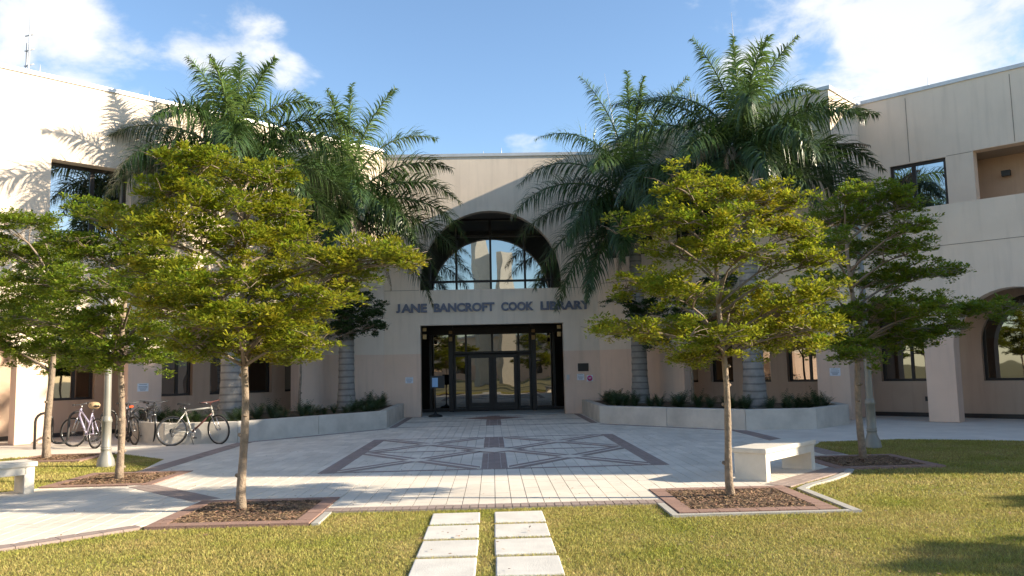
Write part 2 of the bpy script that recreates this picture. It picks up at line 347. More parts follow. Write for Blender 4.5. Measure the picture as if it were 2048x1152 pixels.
# double diagonal strips of the pattern: brown, white, brown in every quadrant
strip = MB(); wst = MB()
def ribbon(mb, a, b, o0, o1, z, box):
    a, b = Vector(a), Vector(b); t = (b-a).normalized(); n = Vector((-t.y, t.x))
    p = clip([tuple(a-t*.3+n*o0), tuple(b+t*.3+n*o0), tuple(b+t*.3+n*o1), tuple(a-t*.3+n*o1)][::-1], box)
    if len(p) >= 3: mb.prism(p, -.012, z)
for sx in (-1, 1):
    for (ya, yb) in ((Y0+.13, ym-.07), (ym+.07, Y1-.13)):
        xa, xb = sorted((sx*.24, sx*2.55)); box = [(xa, ya), (xb, ya), (xb, yb), (xa, yb)]
        cx, cy = (xa+xb)/2, (ya+yb)/2
        for q, (a, b) in enumerate((((xa, ya), (xb, yb)), ((xa, yb), (xb, ya)))):
            z = .0060+.0012*q
            ribbon(strip, a, b, .17, .035, z, box); ribbon(strip, a, b, -.035, -.17, z, box); ribbon(wst, a, b, .035, -.035, z+.0006, box)
        wst.prism([(cx-.26, cy), (cx, cy-.26), (cx+.26, cy), (cx, cy+.26)], -.012, .0088)
strip.build('pattern_strip', M_BROWN, plaza); wst.build('pattern_inlay', M_PAVER, plaza)
MB().prism([(-.66, ym), (0, ym-.62), (.66, ym), (0, ym+.62)], -.012, .0060).build('pattern_diamond', M_BROWN, plaza)
MB().prism([(-.5, ym), (0, ym-.46), (.5, ym), (0, ym+.46)], -.012, .0085).build('diamond_inlay', M_PAVER, plaza)
MB().prism([(-1.0, 27.0), (0, 26.0), (1.0, 27.0), (0, 28.0)], -.012, .0065).build('entrance_diamond', M_RED, plaza)
# edging bricks of the garden path along the lawn
eb = []; band((-3.85, 9.0), (-9.8, 3.05), .2, tl=.2, store=eb)
lay(pathb, eb, 'edging_brick', M_BROWN, .004)
# the kerb beside the right lawn
kb = MB(); kerb_pts = [(3.90, 8.80), (3.92, 10.42), (4.15, 10.72), (4.6, 11.15), (5.1, 11.75), (5.3, 12.08)]
for i in range(len(kerb_pts)-1):
    a, b = Vector(kerb_pts[i]), Vector(kerb_pts[i+1]); t = (b-a).normalized(); n = Vector((-t.y, t.x))*.05
    kb.prism([tuple(a+n), tuple(b+n+t*.02), tuple(b-n+t*.02), tuple(a-n)], -.1, .006+i*.0006)
kb.prism([(1.90, 8.80), (3.96, 8.80), (3.96, 8.88), (1.90, 8.88)], -.1, .002).prism([(1.90, 8.88), (1.98, 8.88), (1.98, 9.6), (1.90, 9.6)], -.1, .0015)
kb.prism([(-1.98, 8.9), (-1.90, 8.9), (-1.90, 9.6), (-1.98, 9.6)], -.1, .0015)
tag(kb.build('kerb', M_KERB), kind='structure')
# tree pits: red brick frame round a bed of mulch
mul_v = []; PITLAB = ['under the broad tree nearest the garden path', 'in front of the white bench', 'between the lamp post and the garden path', 'behind the white bench, in shade', 'beside the wave bike rack']
for k, (x, y, r) in enumerate(PITS):
    pit = empty('tree_pit', (x, y, 0)); tag(pit, 'square red brick tree pit with brown mulch '+PITLAB[k], 'tree pit', 'brick tree pits of the plaza')
    fr = []
    for sx, sy, hz in ((0, -1, 1), (0, 1, 1), (-1, 0, 0), (1, 0, 0)):
        wd = .18
        if hz: rect = [(-r, sy*(r-wd/2)-wd/2), (r, sy*(r-wd/2)-wd/2), (r, sy*(r-wd/2)+wd/2), (-r, sy*(r-wd/2)+wd/2)]
        else: rect = [(sx*(r-wd/2)-wd/2, -r+wd), (sx*(r-wd/2)+wd/2, -r+wd), (sx*(r-wd/2)+wd/2, r-wd), (sx*(r-wd/2)-wd/2, r-wd)]
        fr += tiles_in(rect, .22 if hz else .18, .18 if hz else .22, gap=.004, stagger=False, origin=rect[0])
    lay(pit, fr, 'brick', M_RED, .010, depth=.09)
    q = r-.18
    MB().prism([(-q, -q), (q, -q), (q, q), (-q, q)], -.08, -.002).build('soil', M_SOIL, pit)
    n = 4200; P = np.column_stack([rng.uniform(-q, q, n), rng.uniform(-q, q, n), np.zeros(n)])
    P[:, 2] = .002+.03*np.exp(-(P[:, 0]**2+P[:, 1]**2)/.10)+rng.uniform(0, .012, n)
    a = rng.uniform(0, 2*PI, n); L = rng.uniform(.008, .030, n); wv = rng.uniform(.003, .007, n)
    d = np.column_stack([np.cos(a), np.sin(a), rng.uniform(-.35, .35, n)])*L[:, None]; e = np.column_stack([-np.sin(a), np.cos(a), rng.uniform(-.5, .5, n)])*wv[:, None]
    V = np.stack([P-d-e, P+d-e, P+d+e, P-d+e], 1).reshape(-1, 3); Fq = np.arange(4*n).reshape(-1, 4)
    tag(np_mesh('mulch', V, Fq, M_MULCH, pit), kind='stuff')
# stepping stones in the lawn
STONES = []
for i in range(5):
    for x0, x1 in ((-.70, -.165), (-.01, .535)):
        y1 = 9.35-.735*i
        if y1 < 3.0: continue
        STONES.append((x0, x1, y1-.63, y1))
        o = MB().box(((x0+x1)/2+random.uniform(-.008, .008), y1-.315, -.050), (x1-x0, .62, .09), rz=random.uniform(-.012, .012)).build('stepping_stone', M_STEP)
        bevel(o, .012); tag(o, '%s pale stepping slab from the paving, in the row %s' % (['first', 'second', 'third', 'fourth', 'fifth'][i], 'towards the garden path' if x0 < -.1 else 'towards the bench'), 'stepping stone', 'stepping stones in the lawn')

# ------------------------------------------------------------------ library building
LIB = tag(empty('library_building', (0, Y_FAC, 0)), 'beige stucco two-storey library with arched entrance bay and angled wings', 'building')
def put(o):                                # parent to the building, keeping world coordinates
    o.parent = LIB; o.matrix_parent_inverse = Matrix.Translation((0, -Y_FAC, 0)); return o
def wall(name, p0, p1, z0, z1, th, openings, m, flip=False):
    """wall from p0 to p1 (outer face on that line), thickness th to the back; openings: (u0,u1,z0,ztop,arch_radius or 0)"""
    p0, p1 = Vector((*p0, 0)), Vector((*p1, 0)); t = (p1-p0); L = t.length; t.normalize(); n = Vector((-t.y, t.x, 0))
    if flip: n = -n
    us = {0.0, L}
    for u0, u1, a, b, r in openings:
        us |= {max(0, u0), min(L, u1)}
        if r:
            for k in range(1, 28): us.add((u0+u1)/2-(u1-u0)/2*math.cos(PI*k/28))
    us = sorted(u for u in us if -1e-6 <= u <= L+1e-6); mb = MB()
    def top(op, u):
        u0, u1, a, b, r = op
        if not r: return b
        h = (u1-u0)/2; s = max(0, 1-((u-(u0+u1)/2)/h)**2); return b-r+r*math.sqrt(s)
    P = lambda u, z, d: p0+t*u+n*d+Vector((0, 0, z))
    def quad(a, b, c, d): mb.add([a, b, c, d], [(0, 1, 2, 3)])
    for a, b in zip(us[:-1], us[1:]):
        if b-a < 1e-5: continue
        mid = (a+b)/2; ops = sorted([o for o in openings if o[0] < mid < o[1]], key=lambda o: o[2])
        lo = (z0, z0)
        segs = []
        for o in ops:
            if o[2] > lo[0]+1e-4: segs.append((lo, (o[2], o[2])))
            lo = (top(o, a), top(o, b))
        if z1 > min(lo)+1e-4: segs.append((lo, (z1, z1)))
        for (la, lb), (ha, hb) in segs:
            quad(P(a, la, 0), P(b, lb, 0), P(b, hb, 0), P(a, ha, 0)); quad(P(b, lb, th), P(a, la, th), P(a, ha, th), P(b, hb, th))
            quad(P(a, ha, 0), P(b, hb, 0), P(b, hb, th), P(a, ha, th)); quad(P(a, la, th), P(b, lb, th), P(b, lb, 0), P(a, la, 0))
    for u0, u1, a, b, r in openings:
        zt = b-r if r else b
        for u in (u0, u1):
            if 0 < u < L and zt > a: quad(P(u, a, 0), P(u, a, th), P(u, zt, th), P(u, zt, 0))
    for u in (0, L): quad(P(u, z0, 0), P(u, z0, th), P(u, z1, th), P(u, z1, 0))
    o = mb.build(name, m); bm = bmesh.new(); bm.from_mesh(o.data); bmesh.ops.remove_doubles(bm, verts=bm.verts, dist=1e-4); bmesh.ops.recalc_face_normals(bm, faces=bm.faces); bm.to_mesh(o.data); bm.free()
    return put(o)
S2 = math.sqrt(2)
def WR(x, c=C_W): return (x, c-x)          # a point of a right wing plane, by its x
def WL(x, c=C_W): return (-x, c-x)
ZP = 9.5; CX = C_W-Y_FAC                   # corner between facade and wings at |x| = CX
# entrance bay
HW = 2.53
wall('facade_wall', (-CX, Y_FAC), (CX, Y_FAC), 0, 9.3, .4, [(CX-HW, CX+HW, -.01, 3.2, 0), (CX-HW, CX+HW, 4.45, 7.28, HW)], M_WALL)
Y_GL = Y_FAC+3.3
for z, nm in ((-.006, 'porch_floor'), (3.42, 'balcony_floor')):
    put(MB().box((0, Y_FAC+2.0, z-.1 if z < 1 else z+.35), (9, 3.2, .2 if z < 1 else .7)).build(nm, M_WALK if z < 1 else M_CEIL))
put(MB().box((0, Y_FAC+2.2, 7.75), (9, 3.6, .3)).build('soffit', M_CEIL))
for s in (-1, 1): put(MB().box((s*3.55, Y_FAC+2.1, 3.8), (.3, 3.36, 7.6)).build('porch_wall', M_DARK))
def frame_window(name, p0, p1, z0, z1, vs=(), hs=(), fw=.07, dep=.09, glass=None, parent=None, panes=True, m=None):
    """bronze frame between p0 and p1 with mullions at fractions vs (upright) and hs (level); panes are its children"""
    p0, p1 = Vector((*p0, 0)), Vector((*p1, 0)); t = p1-p0; L = t.length; t.normalize(); ang = math.atan2(t.y, t.x); mb = MB()
    def bar(u0, u1, a, b, d): 
        c = p0+t*((u0+u1)/2); mb.box((c.x, c.y, (a+b)/2), (u1-u0, d, b-a), rz=ang)
    bar(0, L, z0, z0+fw, dep); bar(0, L, z1-fw, z1, dep); bar(0, fw, z0+fw, z1-fw, dep); bar(L-fw, L, z0+fw, z1-fw, dep)
    for v in vs: bar(v*L-fw/2, v*L+fw/2, z0+fw, z1-fw, dep*.96)
    for h in hs: zz = z0+(z1-z0)*h; bar(fw, L-fw, zz-fw/2, zz+fw/2, dep*.9)
    o = put(mb.build(name, m or M_BRONZE))
    xs = [0]+list(vs)+[1]; hsx = [0]+list(hs)+[1]
    for i in range(len(xs)-1):
        for j in range(len(hsx)-1):
            c = p0+t*(L*(xs[i]+xs[i+1])/2); za, zb = z0+(z1-z0)*hsx[j], z0+(z1-z0)*hsx[j+1]
            q = MB().box((c.x, c.y, (za+zb)/2), (L*(xs[i+1]-xs[i])-.02, .012, zb-za-.02), rz=ang).build('pane', glass or M_GLASS)
            q.parent = o
    return o
# upper arch window: glass wall set back behind the arch
frame_window('arch_window', (-3.4, Y_GL), (3.4, Y_GL), 4.12, 7.6, vs=(.145, .3, .5, .7, .855), hs=(.28, .80), fw=.085, dep=.12)
# entrance glazing and doors
EW = 3.4; z_hd = 3.3
def egl(name, x0, x1, z0, z1, **k): return frame_window(name, (x0, Y_GL), (x1, Y_GL), z0, z1, glass=M_GLASS2, **k)
egl('side_light', -EW, -1.62, .02, z_hd, vs=(.55,), fw=.10); egl('side_light', 1.62, EW, .02, z_hd, vs=(.45,), fw=.10)
for s in (-1, 1): put(MB().box((s*1.62, Y_GL-.07, 1.7), (.17, .24, 3.4)).build('door_post', M_BRONZE))
egl('transom_light', -1.52, 1.52, 2.24, z_hd, vs=(.16, .5, .84), fw=.08); egl('side_panel', -1.52, -1.0, .02, 2.2, fw=.08); egl('side_panel', 1.0, 1.52, .02, 2.2, fw=.08)
for s in (-1, 1):
    d = egl('entrance_door', min(0.012*s, .97*s), max(.012*s, .97*s), .03, 2.2, fw=.14, dep=.06, hs=(.10,))
    h = MB().box((s*.10, Y_GL-.08, 1.05), (.05, .05, .34)).box((s*.10, Y_GL-.05, 1.18), (.03, .06, .03)).box((s*.10, Y_GL-.05, .92), (.03, .06, .03)).build('handle', M_BRONZE); h.parent = d
put(MB().box((0, Y_GL-.10, 3.1), (2*EW, .14, .22)).build('header_beam', M_BRONZE))
for x in (-2.42, -1.62, 1.62, 2.42):
    for z in (3.08, 2.82):
        put(MB().box((x, Y_FAC+.55 if abs(x) > 2 else Y_GL-.22, z), (.13, .07, .12 if z > 3 else .17)).box((x, (Y_FAC+.55 if abs(x) > 2 else Y_GL-.22)+.05, z), (.05, .06, .05)).build('wall_light', M_BRASS))
# wings: outer walls. u is measured from the facade corner outwards
def uL(x): return (x-CX)*S2
XA = 9.88                                  # where the tall right block ends
LOW = [(uL(6.2), uL(9.3), -.01, 3.35, 1.1), (uL(9.95), uL(11.35), -.01, 3.35, .99), (uL(11.85), uL(13.85), -.01, 3.35, 1.414), (uL(14.35), uL(16.35), -.01, 3.35, 1.414)]
XE = 17.0
# left wing: one plane, full height
WIN_L = (uL(9.98), uL(11.42), 5.38, 7.34, 0)
wall('left_wing_wall', WL(CX), WL(XE+6), 0, ZP, .5, LOW+[WIN_L, (uL(13.6), uL(15.6), 5.38, 7.34, 0)], M_WALL, flip=True)
# right wing: tall block next to the facade, then a low arcade with a terrace and the upper storey set back
WIN_R = [(uL(4.18), uL(5.5), 5.4, 7.5, 0), (uL(6.05), uL(7.5), 5.4, 7.5, 0)]
wall('right_block_wall', WR(CX), WR(XA), 0, ZP, .5, [LOW[0]]+WIN_R, M_WALL)
uo = uL(XA)
wall('right_arcade_wall', WR(XA), WR(XE), 0, 5.63, .5, [tuple([o[0]-uo, o[1]-uo]+list(o[2:])) for o in LOW[1:]], M_WALL)
C_UP = 35.4; XB = XA+(C_UP-C_W)/2
A = WR(XA); Bp = (XB, C_UP-XB)
wall('return_wall', (A[0]-.003, A[1]+.003), (Bp[0]+.3, Bp[1]+.3), 0, ZP, .4, [], M_WALL)
ub = lambda x: (x-XB)*S2
wall('upper_wall', Bp, WR(22.5, C_UP), 4.6, ZP, .4, [(ub(12.02), ub(13.1), 5.1, 7.38, 0), (ub(13.6), ub(15.9), 5.1, 7.42, 0), (ub(16.6), ub(18.4), 5.1, 7.38, 0)], M_WALL)
def slab(name, pts, z0, z1, m): return put(MB().prism(pts, z0, z1).build(name, m))
slab('terrace_floor', [WR(XA+.36, C_W+.72), WR(XE, C_W+.72), WR(XE+1.5, C_UP), WR(XB+.2, C_UP+.1)], 4.3, 4.75, M_CEIL)
# loggia behind the upper wall opening
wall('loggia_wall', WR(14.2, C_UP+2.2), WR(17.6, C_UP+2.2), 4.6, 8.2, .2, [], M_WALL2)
lg = [WR(13.0, C_UP+.58), WR(17, C_UP+.58), WR(18, C_UP+3), WR(14, C_UP+3)]
slab('loggia_ceiling', lg, 7.46, 7.7, M_CEIL); slab('loggia_floor', lg, 4.6, 4.9, M_CEIL)
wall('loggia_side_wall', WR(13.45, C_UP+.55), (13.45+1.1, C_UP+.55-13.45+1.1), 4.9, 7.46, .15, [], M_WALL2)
put(MB().box((*WR(14.9, C_UP+1.9), 6.9), (.22, .16, .16), rz=-PI/4).build('loggia_lamp', M_BLACK))
# arcade back walls with windows, ceilings
BW = [(6.55, 7.15), (7.5, 8.1), (8.35, 9.05), (9.45, 10.25), (11.5, 12.45)]
for s, WX in ((-1, WL), (1, WR)):
    x0 = C_BACK-Y_FAC-.4; u = lambda x: (x-x0)*S2
    ops = [(u(a), u(b), 1.0, 2.95, 0) for a, b in BW]+[(u(13.4), u(15.2), 1.0, 3.3, 1.27), (u(16.2), u(17.6), 1.0, 2.95, 0)]
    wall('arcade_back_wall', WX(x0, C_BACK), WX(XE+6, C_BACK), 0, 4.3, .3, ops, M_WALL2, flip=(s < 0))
    for a, b in BW+[(13.4, 15.2), (16.2, 17.6)]:
        pa, pb = WX(a+.15, C_BACK+.30), WX(b+.15, C_BACK+.30)
        frame_window('arcade_window', pa if s > 0 else pb, pb if s > 0 else pa, .99, 3.34 if a > 13 and a < 16 else 2.97, vs=(.62,) if b-a > .75 else (), fw=.08, glass=M_GLASS3)
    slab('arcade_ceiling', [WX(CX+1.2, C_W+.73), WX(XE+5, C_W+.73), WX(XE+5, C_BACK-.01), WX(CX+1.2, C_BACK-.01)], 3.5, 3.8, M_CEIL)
    # dark skirting along the back wall
    a, b = Vector(WX(x0+.3, C_BACK-.03)), Vector(WX(XE+5, C_BACK-.03)); c = (a+b)/2
    put(MB().box((c.x, c.y, .05), ((b-a).length, .03, .12), rz=math.atan2((b-a).y, (b-a).x)).build('skirting', M_BRONZE))
# end block of the right wing and far end of the left one (beyond the frame; the block throws the shade over the plaza)
slab('end_pavilion', [(21.2, 9.3), (17.0, 13.5), (19.2, 17.6), (23.4, 13.4)], 0, ZP, M_WALL)
slab('left_end_pavilion', [(-22.5, 8.6), (-22.9, 9.2), (-26, 14), (-28, 10)], 0, ZP, M_WALL)
# roofs
slab('roof', [(-CX, Y_FAC+.4), (CX, Y_FAC+.4), (XB, C_UP-XB+.6), (19.5, 16.6), (26, 24), (9, 42), (-9, 42), (-26, 24), (-22.5, C_W-22.5+.8)], 8.6, 9.0, M_CEIL)
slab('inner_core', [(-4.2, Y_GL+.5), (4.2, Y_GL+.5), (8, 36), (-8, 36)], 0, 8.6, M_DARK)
# windows of the upper storey
def wing_window(WX, x0, x1, c, z0, z1, vs, s, setback=.36, hs=()):
    a, b = WX(x0+setback/S2, c+setback*S2), WX(x1+setback/S2, c+setback*S2)
    frame_window('upper_window', a if s > 0 else b, b if s > 0 else a, z0-.02, z1+.02, vs=vs, hs=hs, fw=.11)
wing_window(WL, 9.96, 11.44, C_W, 5.38, 7.34, (.56,), -1, .42); wing_window(WL, 13.58, 15.62, C_W, 5.38, 7.34, (.5,), -1)
wing_window(WR, 4.16, 5.52, C_W, 5.4, 7.5, (.5,), 1, .3); wing_window(WR, 6.03, 7.52, C_W, 5.4, 7.5, (.5,), 1, .3)
wing_window(WR, 12.0, 13.12, C_UP, 5.1, 7.38, (.42,), 1, .12); wing_window(WR, 16.58, 18.42, C_UP, 5.1, 7.38, (.5,), 1, .12)
# metal copings along the parapets
def coping(a, b, z, wd=.56, h=.11, over=.04, flip=1):
    a, b = Vector((*a, 0)), Vector((*b, 0)); t = (b-a).normalized(); n = Vector((-t.y, t.x, 0))*flip; c = (a+b)/2+n*(wd/2-over)
    put(MB().box((c.x, c.y, z+h/2-.03), ((b-a).length+.03, wd, h), rz=math.atan2(t.y, t.x)).build('coping', M_COPING))
coping((-CX-.1, Y_FAC), (CX+.1, Y_FAC), 9.3); coping(WL(CX), WL(XE+6), ZP, flip=-1); coping(WR(CX), WR(XA+.03), ZP)
coping((A[0], A[1]), (Bp[0], Bp[1]), ZP-.004, wd=.48); coping((XB+.1, C_UP-XB-.1), WR(22.5, C_UP), ZP-.002, wd=.48)
# control joints pressed into the stucco
jm = []
def joint(WX, c, x0, x1, z0, z1, s):
    a, b = Vector((*WX(x0, c-.004), 0)), Vector((*WX(x1, c-.004), 0)); cc = (a+b)/2; L = max((b-a).length, .016)
    put(MB().box((cc.x, cc.y, (z0+z1)/2), (L, .006, max(z1-z0, .014)), rz=-PI/4 if s > 0 else PI/4).build('control_joint', M_JOINT))
joint(WR, C_W, XA+.05, XE, 4.56, 4.56, 1); joint(WR, C_UP, 12.42, 12.42, 7.42, 9.36, 1); joint(WR, C_UP, 14.33, 14.33, 7.46, 9.36, 1)
joint(WL, C_W, CX+.1, 16, 4.56, 4.56, -1); joint(WR, C_W, CX+.1, 6.1, 4.56, 4.56, 1)
joint(WR, C_UP, 13.12, 13.58, 7.40, 7.40, 1)
for x0, x1 in ((-CX+.02, -HW-.02), (HW+.02, CX-.02)):
    put(MB().box(((x0+x1)/2, Y_FAC-.002, 4.45), (x1-x0, .006, .014)).build('control_joint', M_JOINT))
# lettering on the facade
LET = put(MB().box((0, Y_FAC+.05, 3.83), (.02, .02, .02)).build('lettering', M_JOINT))
def letters(word, x0, x1, z0, hgt):
    cu = bpy.data.curves.new('t', 'FONT'); cu.body = word; cu.size = 1; tmp = bpy.data.objects.new('t', cu); COL.objects.link(tmp)
    bpy.context.view_layer.update(); W0 = tmp.dimensions.x; bpy.data.objects.remove(tmp)
    adv = []
    for i in range(len(word)+1):
        cu.body = word[:i]+'.'; tmp = bpy.data.objects.new('t', cu); COL.objects.link(tmp); bpy.context.view_layer.update(); adv.append(tmp.dimensions.x); bpy.data.objects.remove(tmp)
    k = (x1-x0)/W0
    for i, ch in enumerate(word):
        c2 = bpy.data.curves.new('letter', 'FONT'); c2.body = ch; c2.size = 1; c2.extrude = .05; c2.offset = .042; c2.resolution_u = 4
        to = bpy.data.objects.new('letter', c2); COL.objects.link(to); bpy.context.view_layer.update()
        me = bpy.data.meshes.new_from_object(to.evaluated_get(bpy.context.evaluated_depsgraph_get())); bpy.data.objects.remove(to)
        me.materials.clear(); me.materials.append(M_LETTER)
        o = bpy.data.objects.new('letter', me); COL.objects.link(o)
        zs = [v.co.y for v in me.vertices]; hz = hgt/max(.3, (max(zs)-min(zs))) if ch not in 'J' else hgt/(max(zs)-min(zs))
        o.scale = (k, hz, .55); o.rotation_euler = (PI/2, 0, 0); o.location = (x0+(adv[i]-adv[0])*k, Y_FAC-.03, z0-min(zs)*hz)
        o.parent = LET
for wd, a, b in (('JANE', at(795, 615, Y_FAC).x, at(852, 615, Y_FAC).x), ('BANCROFT', at(867, 615, Y_FAC).x, at(987, 615, Y_FAC).x), ('COOK', at(1002, 612, Y_FAC).x, at(1064, 612, Y_FAC).x), ('LIBRARY', at(1080, 612, Y_FAC).x, at(1177, 612, Y_FAC).x)):
    letters(wd, a, b, 3.66, .31)

# ------------------------------------------------------------------ small things on the walls
def notice(x, y, z, w, h, rz, label, m=M_PAPER, lines=True, name='notice', cat='notice'):
    o = MB().box((0, 0, 0), (w, .012, h)).build(name, m); o.location = (x, y, z); o.rotation_euler = (0, 0, rz); tag(o, label, cat)
    if lines:
        b = MB()
        for k, f in ((.36, .7), (.12, .8), (-.05, .8), (-.2, .6), (-.34, .5)): b.box((0, -.0075, k*h), (w*f, .002, h*.05))
        b.build('print', M_INK, o)
    return o
notice(-2.93, Y_FAC-.008, 1.29, .27, .21, 0, 'white paper notice on the wall left of the entrance opening')
notice(3.10, Y_FAC-.008, 1.27, .25, .22, 0, 'white paper notice right of the entrance, below the dark plaque')
p = notice(3.20, Y_FAC-.008, 1.61, .38, .28, 0, 'dark bronze plaque on the wall right of the entrance', m=M_BRONZE, lines=False, name='plaque', cat='plaque'); bevel(p, .006)
nb2 = notice(3.42, Y_FAC-.008, 1.22, .22, .22, 0, 'white square sticker with round magenta emblem beside the paper notice', lines=False, name='emblem_sticker', cat='sticker')
M_PINK = mat('magenta', (.55, .03, .22), .5)
b = MB(); b.lathe([(0, .004), (.095, .004), (.095, 0)], n=20); e = b.build('emblem', M_PINK, nb2); e.rotation_euler = (PI/2, 0, 0); e.location = (0, -.007, 0)
b = MB().box((0, -.0125, .012), (.09, .003, .022)).box((0, -.0125, -.02), (.06, .003, .015)); b.build('emblem_print', M_PAPER, nb2)
for s, WX in ((-1, WL), (1, WR)):
    q = WX(9.66, C_W-.014); notice(q[0], q[1], 1.32, .30, .22, s*-PI/4, 'white paper notice on the pillar behind the %s' % ('bicycle leaning on the planter' if s < 0 else 'bench and shaded tree'))
q = WR(12.35, C_BACK-.012); o = MB().box((0, 0, 0), (.09, .02, .13)).box((0, -.011, .03), (.04, .006, .03)).box((0, -.011, -.03), (.04, .006, .03)).build('power_outlet', M_BLACK); o.location = (q[0], q[1], .5); o.rotation_euler = (0, 0, -PI/4); tag(o, 'black outdoor power outlet low on the arcade back wall', 'outlet')
kp = MB().box((0, 0, 0), (.10, .06, .18)).box((0, -.034, .03), (.06, .01, .07)).build('card_reader', M_COPING); kp.location = (HW+.12, Y_FAC-.034, 1.27); tag(kp, 'small grey card reader at the right edge of the entrance opening', 'card reader')
st = empty('sign_stand', (-2.02, Y_FAC-.12, .006)); tag(st, 'black pedestal sign stand with pale blue sheet beside the entrance', 'sign stand')
MB().lathe([(0, 0), (.24, 0), (.25, .03), (.22, .06), (.06, .10), (.035, .16)], n=24).build('base', M_BLACK, st); MB().tube([(0, 0, .1), (0, 0, 1.02)], .022, 10).build('pole', M_BLACK, st)
MB().box((.08, 0, 1.2), (.50, .04, .44)).build('sign_board', M_BLACK, st); MB().box((.0, -.024, 1.19), (.20, .008, .32)).build('sheet', mat('blue_sheet', (.30, .48, .72), .5), st)

# ------------------------------------------------------------------ planters
def planter(s, label):
    pts = [(s*3.12, Y_FAC-.02), (s*3.06, 23.4), (s*6.15, 19.75), (s*7.85, 19.6), (s*9.3, 21.05), (s*9.55, 22.5)]
    t = empty('planter', (s*6, 22, 0)); tag(t, label, 'planter', 'concrete planters flanking the entrance')
    hs = .49; th = .24
    inner = []
    for i, p in enumerate(pts):
        p = Vector(p); d0 = (p-Vector(pts[i-1])).normalized() if i else (Vector(pts[1])-p).normalized(); d1 = (Vector(pts[i+1])-p).normalized() if i < len(pts)-1 else d0
        n0 = Vector((-d0.y, d0.x)); n1 = Vector((-d1.y, d1.x)); n = (n0+n1).normalized(); k = th/max(.4, n.dot(n0)); inner.append(tuple(p+n*k*(s)))
    for i in range(len(pts)-1):
        L = (Vector(pts[i+1])-Vector(pts[i])).length; nseg = max(1, round(L/2.4))
        for j in range(nseg):
            l = lambda P, f: (P[i][0]+(P[i+1][0]-P[i][0])*f, P[i][1]+(P[i+1][1]-P[i][1])*f)
            e = .0035/L; f0, f1 = j/nseg+e, (j+1)/nseg-e
            o = MB().prism([l(pts, f0), l(pts, f1), l(inner, f1), l(inner, f0)], -.05, hs).build('wall_segment', M_CONC, t); o.matrix_parent_inverse = Matrix.Translation((-s*6, -22, 0)); bevel(o, .015)
    o = MB().prism(inner+[WL(9.3)[::1] if s < 0 else WR(9.3), (s*6.3, 25.9), (s*CX, Y_FAC-.05)], .2, .43).build('soil', M_SOIL, t); o.matrix_parent_inverse = Matrix.Translation((-s*6, -22, 0))
    return pts
planter(-1, 'low grey concrete planter wall behind the leaning white bicycle'); planter(1, 'low grey concrete planter wall behind the bench, without bicycles')

# ------------------------------------------------------------------ foliage builders
def leaf_cloud(centers, normals, size, wfac=.45, per=7, spread=.05, rg=rng):
    """rosettes of folded leaves: centers (n,3), one rosette each"""
    n = len(centers); C = np.repeat(centers, per, 0); m = n*per
    a = rg.uniform(0, 2*PI, m); el = rg.uniform(-.25, .75, m)
    d = np.column_stack([np.cos(a)*np.cos(el), np.sin(a)*np.cos(el), np.sin(el)])
    d = d+np.repeat(normals, per, 0)*.35; d /= np.linalg.norm(d, axis=1)[:, None]
    up = np.column_stack([rg.normal(0, .45, m), rg.normal(0, .45, m), np.ones(m)])
    sd = np.cross(d, up); sd /= np.linalg.norm(sd, axis=1)[:, None]
    L = size*rg.uniform(.65, 1.25, m)[:, None]; Wd = L*wfac*rg.uniform(.8, 1.2, m)[:, None]
    b = C+d*rg.uniform(0, spread, m)[:, None]
    nrm = np.cross(sd, d)
    v0 = b; v1 = b+d*L*.58+sd*Wd*.5+nrm*L*.06; v2 = b+d*L; v3 = b+d*L*.58-sd*Wd*.5+nrm*L*.06
    V = np.stack([v0, v1, v2, v3], 1).reshape(-1, 3); i = np.arange(m)*4
    T = np.concatenate([np.column_stack([i, i+1, i+2]), np.column_stack([i, i+2, i+3])]); return V, T
def pad_points(c, rx, ry, rz, n, rg):
    """points in a flattened, lumpy pad, most of them towards its upper skin"""
    nl = max(5, int(n/13)); th = rg.uniform(0, 2*PI, nl); rr = np.sqrt(rg.uniform(0, 1, nl))*.86
    lob = np.column_stack([rr*np.cos(th)*rx, rr*np.sin(th)*ry, rg.normal(.0, .52, nl)*rz*(1-rr*.3)])
    k = rg.integers(0, nl, n); r = rg.uniform(.06, .17, nl)[k]
    v = rg.normal(0, 1, (n, 3)); v /= np.linalg.norm(v, axis=1)[:, None]; v[:, 2] = np.where(rg.uniform(0, 1, n) < .7, np.abs(v[:, 2]), v[:, 2])
    rad_ = rg.uniform(.35, 1, n)**.6
    P = lob[k]+v*np.column_stack([r*1.15, r*1.15, r*.55])*rad_[:, None]
    return P+np.array(c), v
def branch_pts(a, b, sag, k=6):
    a, b = Vector(a), Vector(b); p = []
    for i in range(k):
        f = i/(k-1); q = a.lerp(b, f); q.z += math.sin(f*PI)*sag; q += Vector((random.uniform(-.02, .02), random.uniform(-.02, .02), random.uniform(-.015, .015)))*(1 if 0 < i < k-1 else 0); p.append(q)
    return p
